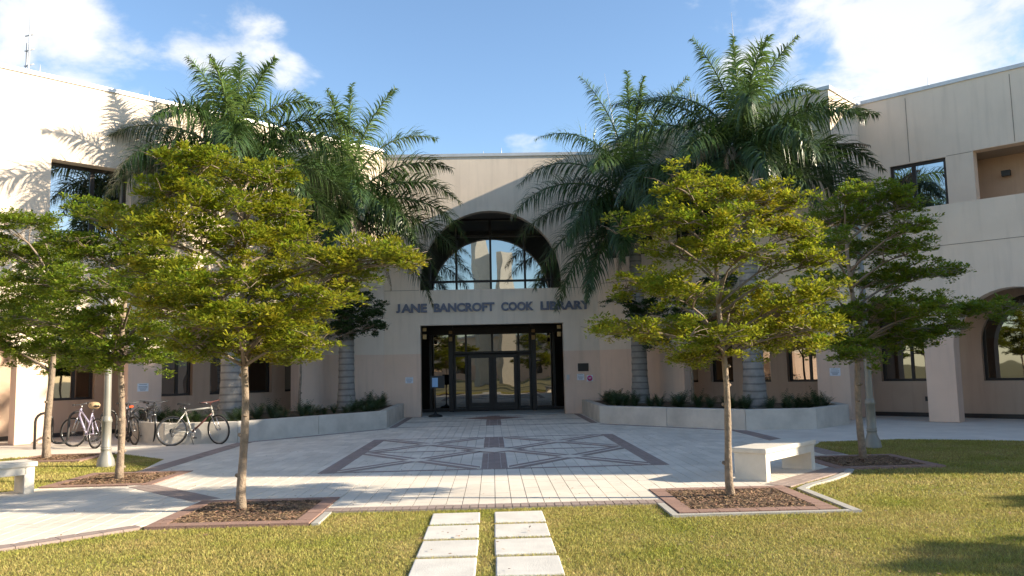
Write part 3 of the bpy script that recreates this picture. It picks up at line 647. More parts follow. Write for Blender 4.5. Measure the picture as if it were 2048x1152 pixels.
def tiered_tree(name, base, pads, label, trunk_h, r0, lean=(0, 0), leafm=None, lsize=.062, dens=1.0, seed=1, group=None, cat='tree', per=7, trunkm=None):
    rg = np.random.default_rng(seed); random.seed(seed); bx, by = base
    t = empty(name, (bx, by, 0)); tag(t, label, cat, group)
    # trunk with a few knots, local coordinates
    k = 16; tp = []; rs = []
    for i in range(k):
        f = i/(k-1); z = -.06+f*trunk_h
        tp.append((lean[0]*f+.022*math.sin(f*9+seed)*(f > .02), lean[1]*f+.02*math.cos(f*7+seed*2), z)); rs.append(r0*(1.35-.30*min(1, f*12)-.62*f)*(1+.06*math.sin(i*2.3+seed)))
    tr = MB().tube(tp, rs, 12)
    for i in range(5):
        f = random.uniform(.12, .5); a = random.uniform(0, 2*PI); j = int(f*(k-1)); c = Vector(tp[j])+Vector((math.cos(a), math.sin(a), 0))*rs[j]*.8
        tr.tube([c, c+Vector((math.cos(a), math.sin(a), .3))*.035], [.028, .018], 7)
    tr.build('trunk', M_BARK if trunkm is None else trunkm, t)
    Cs, Ns = [], []; br = MB()
    for (cx, cy, cz, rx, ry, rz) in pads:
        n = int(dens*350*rx*ry/.25+50)
        P, v = pad_points((cx-bx, cy-by, cz), rx, ry, rz, n, rg); Cs.append(P); Ns.append(v)
        zt = min(max(cz-.35-.25*math.hypot(cx-bx, cy-by), trunk_h*.48), trunk_h*.97); f = (zt+.06)/trunk_h; j = min(k-2, int(f*(k-1))); g = f*(k-1)-j
        st = Vector(tp[j]).lerp(Vector(tp[j+1]), g); en = Vector((cx-bx, cy-by, cz-rz*.35))
        L = (en-st).length; bp = branch_pts(st, en, .10*L); br.tube(bp, [max(.006, (.024*r0/.055)*(1-.75*i/5)) for i in range(6)], 6)
        for q in range(7):
            a = random.uniform(0, 2*PI); e2 = en+Vector((math.cos(a)*rx*.8, math.sin(a)*ry*.8, random.uniform(-.1, .6)*rz)); s2 = bp[random.choice((3, 4, 5))]
            b2 = branch_pts(s2, e2, .04, 5); br.tube(b2, [.011, .009, .007, .005, .003], 5)
            for w in range(3):
                s3 = b2[random.choice((2, 3, 4))]; e3 = s3+Vector((random.uniform(-.25, .25), random.uniform(-.25, .25), random.uniform(.0, .14))); br.tube([s3, (s3+e3)/2+Vector((0, 0, .02)), e3], [.006, .004, .002], 4)
    br.build('branches', M_TWIG, t)
    V, T = leaf_cloud(np.concatenate(Cs), np.concatenate(Ns), lsize, per=per, rg=rg)
    tag(np_mesh('foliage', V, T, leafm or M_LEAF, t), kind='stuff')
    return t
def px_pads(Y, lst, dy=1.0, seed=3, ratio=.9):
    """pads read off the photograph as (px, py, half width px, half height px, depth offset in m or None)"""
    rg = random.Random(seed); res = []
    for px, py, hw, hh, *o in lst:
        yy = Y+(o[0] if o else rg.uniform(-dy, dy)); c = at(px, py, yy); k = yy/F_PX; rx = hw*k
        res.append((c.x, c.y, c.z, rx, max(.36, rx*ratio*1.1), hh*k*1.15))
    return res
# ------------------------------------------------------------------ plaza trees
T1 = px_pads(9.8, [(375, 325, 75, 30), (465, 350, 70, 30), (555, 345, 45, 32), (330, 380, 60, 26, -.3), (430, 410, 90, 34, -.6), (535, 420, 80, 34, .3), (265, 440, 70, 28, .1), (345, 470, 90, 32, -.7), (470, 480, 100, 36, -.2), (590, 470, 65, 34, .4), (310, 545, 80, 32, .3),
    (410, 560, 110, 38, -.9), (540, 550, 100, 38, .6), (650, 520, 80, 32, -.3), (750, 510, 75, 26, .1), (800, 520, 45, 22, .0), (700, 555, 70, 28, .4), (350, 620, 90, 36, .2), (470, 640, 110, 40, -.8), (590, 620, 90, 40, .2), (650, 590, 70, 34, -.6), (400, 690, 80, 30, -.3), (500, 700, 85, 34, .4), (600, 690, 75, 32, -.4), (455, 590, 110, 34, .9), (560, 650, 80, 30, 1.0), (300, 600, 60, 28, -.4)])
tiered_tree('shade_tree', (-2.99, 9.82), T1, 'broad yellow-green layered tree in the brick pit at the edge of the front lawn', 3.55, .053, (-.02, 0), M_LEAF, .060, 1.0, 11, 'layered shade trees of the plaza')
TR = px_pads(9.9, [(1370, 375, 60, 26), (1440, 385, 75, 30), (1530, 400, 65, 26), (1590, 405, 35, 18), (1330, 430, 60, 28, .2), (1420, 445, 90, 34, -.6), (1520, 450, 80, 32, .4), (1600, 470, 55, 26, 0), (1270, 455, 50, 20, -.2), (1350, 500, 80, 30, .5), (1470, 510, 90, 32, -.7), (1570, 520, 75, 30, .2), (1640, 520, 50, 22, -.1),
    (1270, 575, 60, 22, .1), (1350, 585, 90, 30, -.5), (1470, 600, 90, 30, .6), (1570, 600, 80, 30, -.4), (1640, 590, 55, 24, .2), (1250, 660, 70, 26, -.1), (1340, 665, 80, 32, .5), (1430, 680, 90, 34, -.6), (1530, 675, 90, 32, .3), (1620, 660, 70, 30, -.2), (1390, 715, 70, 24, .2), (1490, 640, 70, 26, .9), (1620, 690, 40, 20, .4)])
tiered_tree('shade_tree', (2.86, 9.89), TR, 'sunlit layered tree in the brick pit just in front of the white bench', 3.5, .047, (-.03, .02), M_LEAF, .057, .9, 23, 'layered shade trees of the plaza')
T2 = px_pads(13.05, [(190, 430, 60, 26), (260, 450, 60, 26), (130, 490, 65, 26), (215, 510, 85, 30, .2), (300, 500, 60, 28), (90, 560, 70, 28), (180, 570, 90, 32, -.5), (280, 570, 85, 32), (350, 590, 50, 26), (60, 640, 60, 28), (150, 640, 90, 34), (250, 650, 95, 34, .5), (330, 660, 60, 28), (120, 700, 70, 26), (220, 705, 85, 28, -.3), (300, 715, 60, 24), (170, 735, 50, 16)])
tiered_tree('shade_tree', (-5.92, 13.05), T2, 'green layered tree in the brick pit beside the left lamp post', 3.75, .055, (.03, .02), M_LEAF3, .063, .9, 31, 'layered shade trees of the plaza')
T3 = px_pads(16.8, [(20, 445, 50, 20), (80, 450, 45, 20), (-30, 480, 60, 24), (30, 510, 75, 26), (110, 520, 60, 26), (-40, 560, 70, 28), (50, 580, 80, 30), (130, 590, 60, 28), (-20, 640, 70, 30), (70, 650, 80, 32), (150, 660, 50, 26), (0, 690, 60, 26), (90, 715, 70, 26), (40, 620, 60, 26)])
tiered_tree('shade_tree', (-9.08, 16.8), T3, 'forked green layered tree in front of the wave bike rack', 3.6, .075, (.1, 0), M_LEAF3, .068, .9, 41, 'layered shade trees of the plaza')
T4 = px_pads(13.2, [(1690, 395, 50, 20), (1760, 395, 65, 22), (1820, 405, 40, 20), (1660, 440, 50, 22), (1740, 440, 75, 28), (1830, 450, 45, 24), (1650, 490, 55, 24), (1730, 500, 90, 32), (1810, 500, 60, 28), (1640, 570, 55, 22), (1740, 560, 85, 28), (1830, 545, 60, 22), (1890, 545, 45, 16), (1660, 640, 75, 30), (1750, 630, 90, 30), (1850, 620, 80, 28), (1940, 625, 70, 20), (2000, 615, 40, 14), (1700, 690, 85, 28), (1800, 680, 85, 28), (1880, 660, 60, 24), (1720, 715, 50, 18)])
tiered_tree('shade_tree', (6.02, 13.2), T4, 'darker green layered tree beside the right lamp post, mostly in shade', 3.85, .056, (-.02, .02), M_LEAF3, .063, .8, 53, 'layered shade trees of the plaza')
# trees on the lawn beyond the frame: they throw the soft shadows on the grass and show in the glass
def generic_tree(x, y, label, seed, hgt=4.4, rad_=1.8):
    rg = random.Random(seed); pads = []
    for z in np.arange(1.95, hgt, .42):
        rr = rad_*(1-.55*((z-2.6)/(hgt-2.0))**2) if z > 2.6 else rad_*.8
        for q in range(5):
            a = q*2*PI/5+rg.uniform(0, 1.2); pads.append((x+math.cos(a)*rr*.62, y+math.sin(a)*rr*.62, z+rg.uniform(-.12, .12), rr*.45, rr*.45, .2))
    return tiered_tree('shade_tree', (x, y), pads, label, hgt*.85, .08, leafm=M_LEAF, lsize=.085, dens=.45, seed=seed, group='layered shade trees on the lawn')
for i, (x, y, h, rr) in enumerate([(19.2, 6.7, 4.5, 1.6), (16.6, 3.8, 4.8, 2.3), (-7.5, -5, 4.6, 2.0), (7.5, -6, 4.6, 2.0), (-13, -14, 5, 2.3), (14, -16, 5, 2.3)]):
    generic_tree(x, y, ['layered tree standing on the lawn near the right pavilion', 'layered tree on the lawn in front of the right pavilion', 'layered lawn tree facing the left stepping stones', 'layered lawn tree facing the right stepping stones', 'layered tree left of the tall twin-slab sculpture', 'layered tree right of the tall twin-slab sculpture'][i], 61+i, h, rr)
# small dark trees in the planters
def small_tree(x, y, pads, label, seed):
    return tiered_tree('small_tree', (x, y), pads, label, 2.7, .05, (.0, 0), M_LEAF2, .085, .55, seed, 'small dark trees in the planters', per=6)
SL = px_pads(25.2, [(700, 590, 42, 18), (745, 612, 34, 22), (660, 620, 50, 22), (720, 635, 55, 24), (750, 655, 32, 16), (690, 660, 50, 18), (620, 610, 45, 22), (600, 640, 40, 22)], .5, 5)
small_tree(at(600, 800, 24.6).x, 24.6, SL, 'small dark-leaved tree in the left planter beside the entrance', 71)
SR = px_pads(24.2, [(1240, 600, 38, 18), (1290, 620, 45, 22), (1250, 660, 45, 20), (1310, 680, 45, 20), (1350, 620, 45, 22), (1400, 600, 45, 22), (1430, 570, 45, 18), (1390, 660, 50, 22)], .5, 6)
small_tree(at(1385, 800, 24).x, 24.0, SR, 'small dark-leaved tree in the right planter beside the entrance', 73)

# ------------------------------------------------------------------ palms
def frond(rg, L, el0, droop, az, npair=62, dead=False, leaflen=.62, upright=0.0):
    """pinnate frond from the origin: arching rachis and two ragged rows of long leaflets; returns (rachis points, leaf V, F)"""
    k = 26; p = np.zeros(3); leaflen = leaflen*(.85+.3*rg.uniform()); pts = [p.copy()]; el = el0; ds = L/(k-1); wob = rg.uniform(-.25, .25)
    for i in range(1, k):
        f = i/(k-1); e = el-droop*f**1.35; a = az+wob*f*.5
        p = p+ds*np.array([math.cos(a)*math.cos(e), math.sin(a)*math.cos(e), math.sin(e)]); pts.append(p.copy())
    pts = np.array(pts); V = []; Fs = []
    for i in range(npair*2):
        f = .13+.87*(i//2+rg.uniform(-.3, .3))/npair; f = min(.998, max(.12, f)); s = 1 if i % 2 else -1
        x = f*(k-1); j = min(k-2, int(x)); b = pts[j]+(pts[j+1]-pts[j])*(x-j); t = pts[j+1]-pts[j]; t = t/np.linalg.norm(t)
        side = np.cross(t, [0, 0, 1.0]); nl = np.linalg.norm(side); side = side/nl if nl > .05 else np.array([math.sin(az), -math.cos(az), 0]); up = np.cross(side, t)
        env = math.sin(PI*min(1, (.16+.84*f)))**.55*(1 if f < .75 else 1-.55*(f-.75)/.25)
        l = leaflen*max(.25, env)*rg.uniform(.8, 1.12); roll = rg.normal(.05, .85) if not dead else rg.normal(-.9, .3)
        d = side*s*math.cos(roll)*(.86)+up*math.sin(roll)+t*(.30+.5*f); d = d/np.linalg.norm(d)
        w = .028*(1-.3*f)*rg.uniform(.8, 1.25); q = b; v = []; nseg = 5; dd = d.copy(); g = rg.uniform(.6, 1.25)*(1.0-upright)
        wd = np.cross(dd, up); wd = wd/max(1e-6, np.linalg.norm(wd)); wd = wd*.75+side*0.0+up*.25
        for m in range(nseg+1):
            fw = w*(1.0 if m < 3 else (1-.42*(m-2)))*(0.55 if m == 0 else 1); fw = max(.0015, fw)
            v.append(q+wd*fw); v.append(q-wd*fw); q = q+dd*l/nseg; dd = dd+np.array([0, 0, -1.0])*g*.42; dd = dd/np.linalg.norm(dd)
        o = len(V); V += v; Fs += [(o+2*m, o+2*m+1, o+2*m+3, o+2*m+2) for m in range(nseg)]
    return pts, np.array(V), np.array(Fs)
def palm(name, x, y, zc, r0, fronds, label, seed, dead=(), shaft=1.25):
    rg = np.random.default_rng(seed); t = empty(name, (x, y, .42)); tag(t, label, 'palm', 'royal palms in the planters'); zl = zc-.42
    prof = []; n = 60; zs = zl-shaft
    for i in range(n+1):
        f = i/n; z = f*zs; r = r0*(1.25-.25*min(1, f*6))*(1-.28*f)+.02*math.sin(f*PI)
        ring = .012 if i % 3 == 0 else 0; prof.append((r+ring, z))
    MB().lathe(prof, n=20).build('trunk', M_PTRUNK, t)
    MB().lathe([(r0*.66, zs), (r0*.78, zs+.12), (r0*.70, zs+.5), (r0*.5, zs+shaft*.85), (r0*.34, zl+.1)], n=16).build('crownshaft', M_SHAFT, t)
    for i, (az, el, L, dr) in enumerate(fronds):
        up = 1 if el > 66 else 0
        pts, V, Fq = frond(rg, L, rad(el), rad(dr), rad(az), leaflen=1.0 if not up else .88, npair=165 if not up else 150, upright=.1*up); off = np.array([math.cos(rad(az))*.06, math.sin(rad(az))*.06, zl-.05-.25*(1-el/90)])
        b = MB().tube([tuple(p+off) for p in pts[::2]], [.042*(1-.9*q/12)+.004 for q in range(13)], 6)
        o = b.build('frond', M_SHAFT, t); l = np_mesh('leaflets', V+off, Fq, M_PALMN if up else M_PALM, o); l['kind'] = 'stuff'
    for az, el, L, dr in dead:
        pts, V, Fq = frond(rg, L, rad(el), rad(dr), rad(az), dead=True, leaflen=.5); off = np.array([math.cos(rad(az))*.1, math.sin(rad(az))*.1, zl-.35])
        o = MB().tube([tuple(p+off) for p in pts[::2]], [.035*(1-.85*q/12)+.004 for q in range(13)], 6).build('dead_frond', M_DEAD, t); o['label'] = 'withered brown frond'; l = np_mesh('leaflets', V+off, Fq, M_DEAD, o); l['kind'] = 'stuff'
M_PTRUNK = mat('palm_trunk', (.27, .25, .225), .85, noise=.18, nscale=5, bump=.5, bscale=30)
t_ = M_PTRUNK.node_tree; b_ = t_.nodes['Principled BSDF']; src_ = b_.inputs['Base Color'].links[0].from_socket
g_ = t_.nodes.new('ShaderNodeNewGeometry'); wv_ = t_.nodes.new('ShaderNodeTexWave'); wv_.bands_direction = 'Z'; wv_.inputs['Scale'].default_value = 1.6; wv_.inputs['Distortion'].default_value = 1.2; wv_.inputs['Detail Scale'].default_value = .6; t_.links.new(g_.outputs['Position'], wv_.inputs[0])
r_ = t_.nodes.new('ShaderNodeMapRange'); t_.links.new(wv_.outputs[1], r_.inputs[0]); r_.inputs[1].default_value = .75; r_.inputs[2].default_value = 1; r_.inputs[3].default_value = 1; r_.inputs[4].default_value = .55
m_ = t_.nodes.new('ShaderNodeMix'); m_.data_type = 'RGBA'; m_.blend_type = 'MULTIPLY'; m_.inputs[0].default_value = 1; t_.links.new(src_, m_.inputs[6]); t_.links.new(r_.outputs[0], m_.inputs[7]); t_.links.new(m_.outputs[2], b_.inputs['Base Color'])
SPEAR = [(80, 87, 3.2, 8), (200, 85, 3.1, 40), (335, 84, 3.1, 46), (20, 78, 3.3, 88), (155, 77, 3.3, 92), (270, 80, 3.1, 70)]
AL = SPEAR+[(180, 48, 4.0, 85), (170, 25, 3.9, 75), (205, 15, 3.6, 80), (188, -8, 3.4, 55), (8, 55, 4.1, 95), (352, 38, 4.0, 100), (15, 18, 3.8, 85), (350, -5, 3.6, 65), (100, 50, 3.6, 95), (60, 30, 3.6, 90), (130, 22, 3.5, 85), (250, 50, 3.6, 100), (285, 32, 3.6, 100), (225, 28, 3.5, 95), (320, 15, 3.5, 85), (270, 0, 3.3, 65), (215, -15, 3.3, 50), (330, -25, 3.2, 45)]
palm('royal_palm', at(462, 760, 22).x, 22.0, 7.6, .27, AL, 'royal palm rising from the left planter behind the leaning white bicycle', 5, dead=[(195, -42, 3.0, 40), (300, -38, 2.8, 42)], shaft=1.1)
SP = lambda k: [(a, e, L*k, d) for a, e, L, d in SPEAR]
BL = SP(1.34)+[(10, 56, 4.0, 80), (352, 38, 4.1, 85), (3, 5, 4.3, 68), (345, -12, 4.0, 55), (172, 55, 3.8, 95), (165, 30, 3.7, 90), (188, 8, 3.6, 75), (60, 35, 3.5, 95), (110, 45, 3.5, 95), (255, 52, 3.6, 100), (290, 30, 3.7, 100), (225, 20, 3.6, 90), (318, 12, 3.8, 85), (200, -18, 3.4, 45), (0, -30, 4.2, 42), (356, 22, 4.5, 88), (270, -5, 3.4, 60), (140, -5, 3.3, 60)]
palm('royal_palm', at(693, 760, 26).x, 26.0, 7.15, .25, BL, 'royal palm in the left planter next to the entrance lettering', 6, dead=[(335, -40, 3.2, 42), (235, -45, 2.8, 38)], shaft=1.5)
BR = SP(1.42)+[(178, 55, 4.4, 105), (186, 32, 4.5, 90), (172, 14, 4.6, 75), (182, -12, 4.5, 62), (192, -32, 4.4, 45), (5, 52, 3.8, 95), (350, 25, 3.8, 85), (15, 5, 3.7, 72), (75, 42, 3.5, 95), (115, 28, 3.5, 90), (240, 50, 3.7, 100), (268, 25, 3.6, 95), (305, 32, 3.6, 95), (218, 5, 3.7, 75), (325, -5, 3.4, 60), (210, -40, 3.8, 38), (250, -15, 3.5, 55)]
palm('royal_palm', at(1280, 760, 26).x, 26.0, 7.2, .25, BR, 'royal palm in the right planter next to the entrance lettering', 7, dead=[(205, -38, 3.6, 42), (240, -45, 3.0, 35)], shaft=1.6)
AR = SP(1.16)+[(168, 62, 4.3, 78), (188, 45, 4.0, 85), (8, 45, 4.4, 58), (352, 28, 4.0, 75), (0, 6, 4.6, 58), (340, -6, 4.0, 58), (178, 18, 3.9, 78), (195, 0, 3.8, 65), (60, 50, 3.7, 90), (120, 42, 3.7, 90), (90, 18, 3.5, 80), (255, 54, 3.8, 100), (282, 32, 3.8, 100), (312, 48, 3.8, 95), (228, 30, 3.7, 95), (242, 0, 3.5, 68), (292, -5, 3.5, 65), (318, 15, 3.8, 85), (265, 15, 3.6, 85)]
palm('royal_palm', at(1508, 760, 21.5).x, 21.5, 7.3, .27, AR, 'royal palm in the right planter with withered brown fronds', 8, dead=[(222, 48, 2.8, 135), (240, 35, 2.6, 125), (5, 24, 3.8, 30)], shaft=1.0)
# low ferny plants filling the planters
def fern_mesh(seed):
    rg = np.random.default_rng(seed); V = []; Fs = []
    for q in range(22):
        a = rg.uniform(0, 2*PI); L = rg.uniform(.3, .52); el = rg.uniform(.5, 1.35); b = np.zeros(3); d = np.array([math.cos(a)*math.cos(el), math.sin(a)*math.cos(el), math.sin(el)])
        for m in range(9):
            b = b+d*L/9; d = d+np.array([0, 0, -.10]); d /= np.linalg.norm(d); sd = np.array([-math.sin(a), math.cos(a), 0])
            for s in (-1, 1):
                tip = b+(sd*s+d*.7)*.10*math.sin(PI*(m+1.5)/11); o = len(V); V += [b-d*.012, b+d*.012, tip]; Fs.append((o, o+1, o+2))
    me = bpy.data.meshes.new('coontie'); me.from_pydata([tuple(v) for v in V], [], Fs); me.update(); me.materials.append(M_FERN); return me
FM = [fern_mesh(90+i) for i in range(4)]
for s in (-1, 1):
    rgp = random.Random(17+s)
    line = [(3.75, 27.6), (3.72, 24.0), (6.45, 20.7), (7.7, 20.45), (8.7, 21.4)]
    for row in range(2):
        for i in range(len(line)-1):
            a, b2 = Vector(line[i]), Vector(line[i+1]); n = int((b2-a).length/.42)
            for j in range(n):
                q = a.lerp(b2, (j+rgp.uniform(.1, .9))/n)+Vector((row*.45+rgp.uniform(-.1, .1), row*.3+rgp.uniform(-.1, .1)))
                o = link(bpy.data.objects.new('coontie_plant', rgp.choice(FM))); o.location = (s*q.x, q.y, .41); o.rotation_euler = (0, 0, rgp.uniform(0, 6)); k = rgp.uniform(.75, 1.15); o.scale = (k, k, k*rgp.uniform(.8, 1.1))
                tag(o, 'low dark ferny plant in the %s planter bed' % ('left' if s < 0 else 'right'), 'plant', 'ferny plants in the %s planter' % ('left' if s < 0 else 'right'))

# ------------------------------------------------------------------ benches
def bench(cx, cy, rz, label, L=1.72, D=.52):
    t = empty('bench', (cx, cy, 0), rz); tag(t, label, 'bench', 'white concrete benches')
    bevel(MB().box((0, 0, .405), (L, D, .07)).build('seat', M_WHITECONC, t), .018, 3)
    bevel(MB().box((0, -D/2+.06, .315), (L-.27, .07, .108)).build('apron', M_WHITECONC, t), .005)
    bevel(MB().box((0, D/2-.06, .315), (L-.27, .07, .108)).build('apron', M_WHITECONC, t), .005)
    for s in (-1, 1): bevel(MB().box((s*(L/2-.1), 0, .183), (.13, D-.05, .372)).build('leg', M_WHITECONC, t), .006)
bench(4.10, 11.82, rad(46), 'white concrete bench between the two right-hand tree pits')
bench(-7.30, 11.42, rad(45), 'white concrete bench at the edge of the garden path, by the lawn')

# ------------------------------------------------------------------ lamp posts
def lamp(x, y, s, label):
    t = empty('lamp_post', (x, y, -.02)); tag(t, label, 'lamp post', 'grey lamp posts of the plaza')
    MB().lathe([(.158, 0), (.158, .05), (.15, .07), (.145, .12), (.11, .20), (.086, .27), (.088, .30), (.094, .31), (.094, .325), (.085, .335), (.092, .35), (.092, .365), (.083, .38), (.083, .80), (.094, .81), (.094, .85), (.086, .87), (.08, .90), (.068, .92)], n=28).build('base', M_LAMP, t)
    MB().lathe([(.066, .9), (.052, 4.3), (.03, 4.34), (0, 4.36)], n=18).build('post', M_LAMP, t)
    MB().tube([(0, 0, 4.1), (s*.2, 0, 4.22), (s*.42, 0, 4.22), (s*.56, 0, 4.12), (s*.58, 0, 4.0)], .022, 8).build('arm', M_LAMP, t)
    h = MB().lathe([(0, 4.03), (.055, 4.02), (.06, 3.86), (.075, 3.84), (.18, 3.76), (.185, 3.70), (.17, 3.70)], c=(s*.58, 0, 0), n=22).build('lamp_head', M_LAMP, t)
    MB().lathe([(.165, 3.70), (.14, 3.62), (.08, 3.57), (0, 3.555)], c=(s*.58, 0, 0), n=20).build('diffuser', mat('lamp_glass', (.55, .55, .5), .3), h)
lamp(-7.18, 15.3, 1, 'grey lamp post on the grass between two trees, near the bicycles'); lamp(7.12, 15.2, -1, 'grey lamp post beside the shaded tree at the right lawn')

# ------------------------------------------------------------------ bike rack and bicycles
rp = []; RA = Vector((-10.68, 19.25)); RB = Vector((-8.75, 20.75)); k = 4; L = (RB-RA).length/(2*k-1)
rt = (RB-RA).normalized()
rpts = [(0, 0, -.05), (0, 0, .62)]
for i in range(2*k-1):
    c = (i+.5)*L
    for a in range(1, 8):
        an = PI-PI*a/8; top = (i % 2 == 0)
        rpts.append((c+math.cos(an)*L/2, 0, (.62+math.sin(an)*L/2*1.1) if top else (.20-math.sin(an)*L/2*.62)))
    rpts.append(((i+1)*L, 0, .62 if i % 2 == 0 and i < 2*k-2 else (.62 if i % 2 else .2)))
    if i < 2*k-2: rpts.append(((i+1)*L, 0, .20 if i % 2 == 0 else .62))
rpts[-1] = ((2*k-1)*L, 0, .3); rpts.append(((2*k-1)*L, 0, -.05))
rk = empty('bike_rack', (RA.x, RA.y, 0), math.atan2(rt.y, rt.x)); tag(rk, 'dark steel wave-shaped bike rack in front of the left arcade', 'bike rack')
MB().tube(rpts, .030, 10).build('tube', M_STEEL, rk)
def bicycle(loc, rz, lean, steer, cols, label, seed=0, bag=False, step=False, light=None):
    t = empty('bicycle', loc, rz); t.rotation_euler = (lean, 0, rz); tag(t, label, 'bicycle', 'parked bicycles')
    mf = mat('bike_frame', cols[0], .3, metal=.3, spec=.6); m2 = mat('bike_frame_dark', cols[1], .4)
    R_ = .335; rear = Vector((-.50, 0, R_)); bb = Vector((-.06, 0, .29)); sc_ = Vector((-.22, 0, .80)); hd = Vector((.36, 0, .86)); hb = Vector((.40, 0, .72)); fr = Vector((.56, 0, R_))
    f = MB(); tl = sc_ if not step else Vector((-.15, 0, .55))
    f.tube([tl, hd], .019, 8).tube([bb, sc_], .018, 8).tube([hd+Vector((-.012, 0, .04)), hb+Vector((.01, 0, -.03))], .024, 8)
    for s in (-1, 1): f.tube([sc_+Vector((0, s*.02, -.05)), rear+Vector((0, s*.065, 0))], .010, 6).tube([bb+Vector((0, s*.03, 0)), rear+Vector((0, s*.065, 0))], .011, 6)
    f.build('frame', mf, t); MB().tube([bb, hb+Vector((0, 0, .02))], .022, 8).build('down_tube', m2, t)
    fk = MB(); ax = (hd-hb).normalized(); Ms = Matrix.Translation(hb) @ Matrix.Rotation(steer, 4, ax) @ Matrix.Translation(-hb)
    for s in (-1, 1): fk.tube([Ms @ (hb+Vector((.01, s*.055, -.04))), Ms @ (fr+Vector((0, s*.055, 0)))], [.017, .011], 7)
    fk.tube([Ms @ (hb+Vector((.01, -.06, -.04))), Ms @ (hb+Vector((.01, .06, -.04)))], .016, 6).build('fork', M_CHROME if step or light is None else m2, t)
    hbm = MB(); hp = hd+Vector((-.035, 0, .10)); hbm.tube([hd, hp, hp+Vector((.06, 0, .03))], .014, 7)
    hbm.tube([Ms @ (hp+Vector((.0, -.31, .05))), Ms @ (hp+Vector((.04, -.2, .045))), Ms @ (hp+Vector((.06, 0, .03))), Ms @ (hp+Vector((.04, .2, .045))), Ms @ (hp+Vector((.0, .31, .05)))], .012, 7)
    h = hbm.build('handlebar', M_CHROME if step else m2, t)
    for s in (-1, 1):
        MB().tube([Ms @ (hp+Vector((.012, s*.21, .047))), Ms @ (hp+Vector((-.002, s*.315, .05)))], .018, 8).build('grip', M_BLACK, h)
        MB().tube([Ms @ (hp+Vector((.03, s*.2, .04))), Ms @ (hp+Vector((.08, s*.16, .02)))], .007, 5).build('brake_lever', M_CHROME, h)
    sp = sc_+Vector((-.045, 0, .13)); MB().tube([sc_, sp], .013, 7).build('seat_post', M_CHROME, t)
    sd = MB(); top = []
    for i, (x, w, z) in enumerate(((-.14, .02, .03), (-.12, .075, .045), (-.05, .07, .035), (.04, .032, .03), (.13, .018, .025), (.145, .006, .015))): top.append((x, w, z))
    vs = []; 
    for x, w, z in top: vs += [sp+Vector((x, -w, z-.02)), sp+Vector((x, -w*.6, z+.012)), sp+Vector((x, w*.6, z+.012)), sp+Vector((x, w, z-.02))]
    n = len(top); sd.add(vs, [(4*i+j, 4*i+j+1, 4*i+j+5, 4*i+j+4) for i in range(n-1) for j in range(3)]+[(4*i+3, 4*i, 4*i+4, 4*i+7) for i in range(n-1)]+[(0, 1, 2, 3)], True); sd.build('saddle', M_BLACK, t)
    if bag:
        mb = MB(); mb.lathe([(0, -.07), (.09, -.065), (.125, -.02), (.13, .03), (.10, .075), (.03, .09), (0, .088)], c=tuple(sp+Vector((.0, 0, .04))), n=14); o = mb.build('seat_cover', mat('tan_cover', (.42, .29, .16), .8, noise=.35, nscale=25, bump=.8, bscale=40), t); o['label'] = 'crumpled tan bag tied over the saddle'
    for c, X in ((rear, Matrix()), (fr, Ms)):
        w = MB(); ring = [X @ (c+Vector((math.cos(a)*R_, 0, math.sin(a)*R_))) for a in np.linspace(0, 2*PI, 40, endpoint=False)]
        wo = MB().tube([X @ (c+Vector((0, -.045, 0))), X @ (c+Vector((0, .045, 0)))], .022, 8).build('wheel', M_CHROME, t)
        w.tube(ring, .019, 7, closed=True).build('tyre', M_RUB, wo)
        MB().tube([X @ (c+Vector((math.cos(a)*(R_-.03), 0, math.sin(a)*(R_-.03)))) for a in np.linspace(0, 2*PI, 40, endpoint=False)], .009, 6, closed=True).build('rim', M_STEEL if cols[0][0] < .1 else M_CHROME, wo)
        s_ = MB()
        for q in range(24):
            a = q*2*PI/24; s_.tube([X @ (c+Vector((math.cos(a+.5)*.02, (.03 if q % 2 else -.03), math.sin(a+.5)*.02))), X @ (c+Vector((math.cos(a)*(R_-.03), 0, math.sin(a)*(R_-.03))))], .0013, 3, cap=False)
        s_.build('spokes', M_CHROME, wo)
    cr = MB(); cr.tube([bb+Vector((0, -.06, 0)), bb+Vector((0, .06, 0))], .02, 8)
    ringc = [bb+Vector((math.cos(a)*.09, -.05, math.sin(a)*.09)) for a in np.linspace(0, 2*PI, 24, endpoint=False)]; cr.tube(ringc, .007, 5, closed=True)
    for q in range(5): cr.tube([bb+Vector((0, -.05, 0)), bb+Vector((math.cos(q*1.257)*.09, -.05, math.sin(q*1.257)*.09))], .007, 5)
    ca = -.95; 
    for s, a in ((-1, ca), (1, ca+PI)): cr.tube([bb+Vector((0, s*.06, 0)), bb+Vector((math.cos(a)*.17, s*.075, math.sin(a)*.17))], .009, 6)
    co = cr.build('crankset', M_CHROME if not light else M_STEEL, t)
    for s, a in ((-1, ca), (1, ca+PI)): MB().box(tuple(bb+Vector((math.cos(a)*.17, s*.125, math.sin(a)*.17))), (.09, .08, .022)).build('pedal', M_BLACK, co)
    ch = MB(); ch.tube([bb+Vector((0, -.05, .09)), rear+Vector((0, -.05, .045)), rear+Vector((-.045, -.05, 0)), rear+Vector((.02, -.05, -.14)), rear+Vector((.06, -.05, -.11)), bb+Vector((0, -.05, -.09))], .0045, 4)
    ch.tube([rear+Vector((0, -.055, -.03)), rear+Vector((.02, -.06, -.14))], .013, 5).tube([rear+Vector((0, -.03, 0)), rear+Vector((0, -.055, 0))], .048, 12).build('chain', M_BLACK, t)
    MB().tube([bb+Vector((-.04, .03, -.02)), bb+Vector((.02, .17, -.275))], .007, 5).build('kickstand', M_BLACK, t)
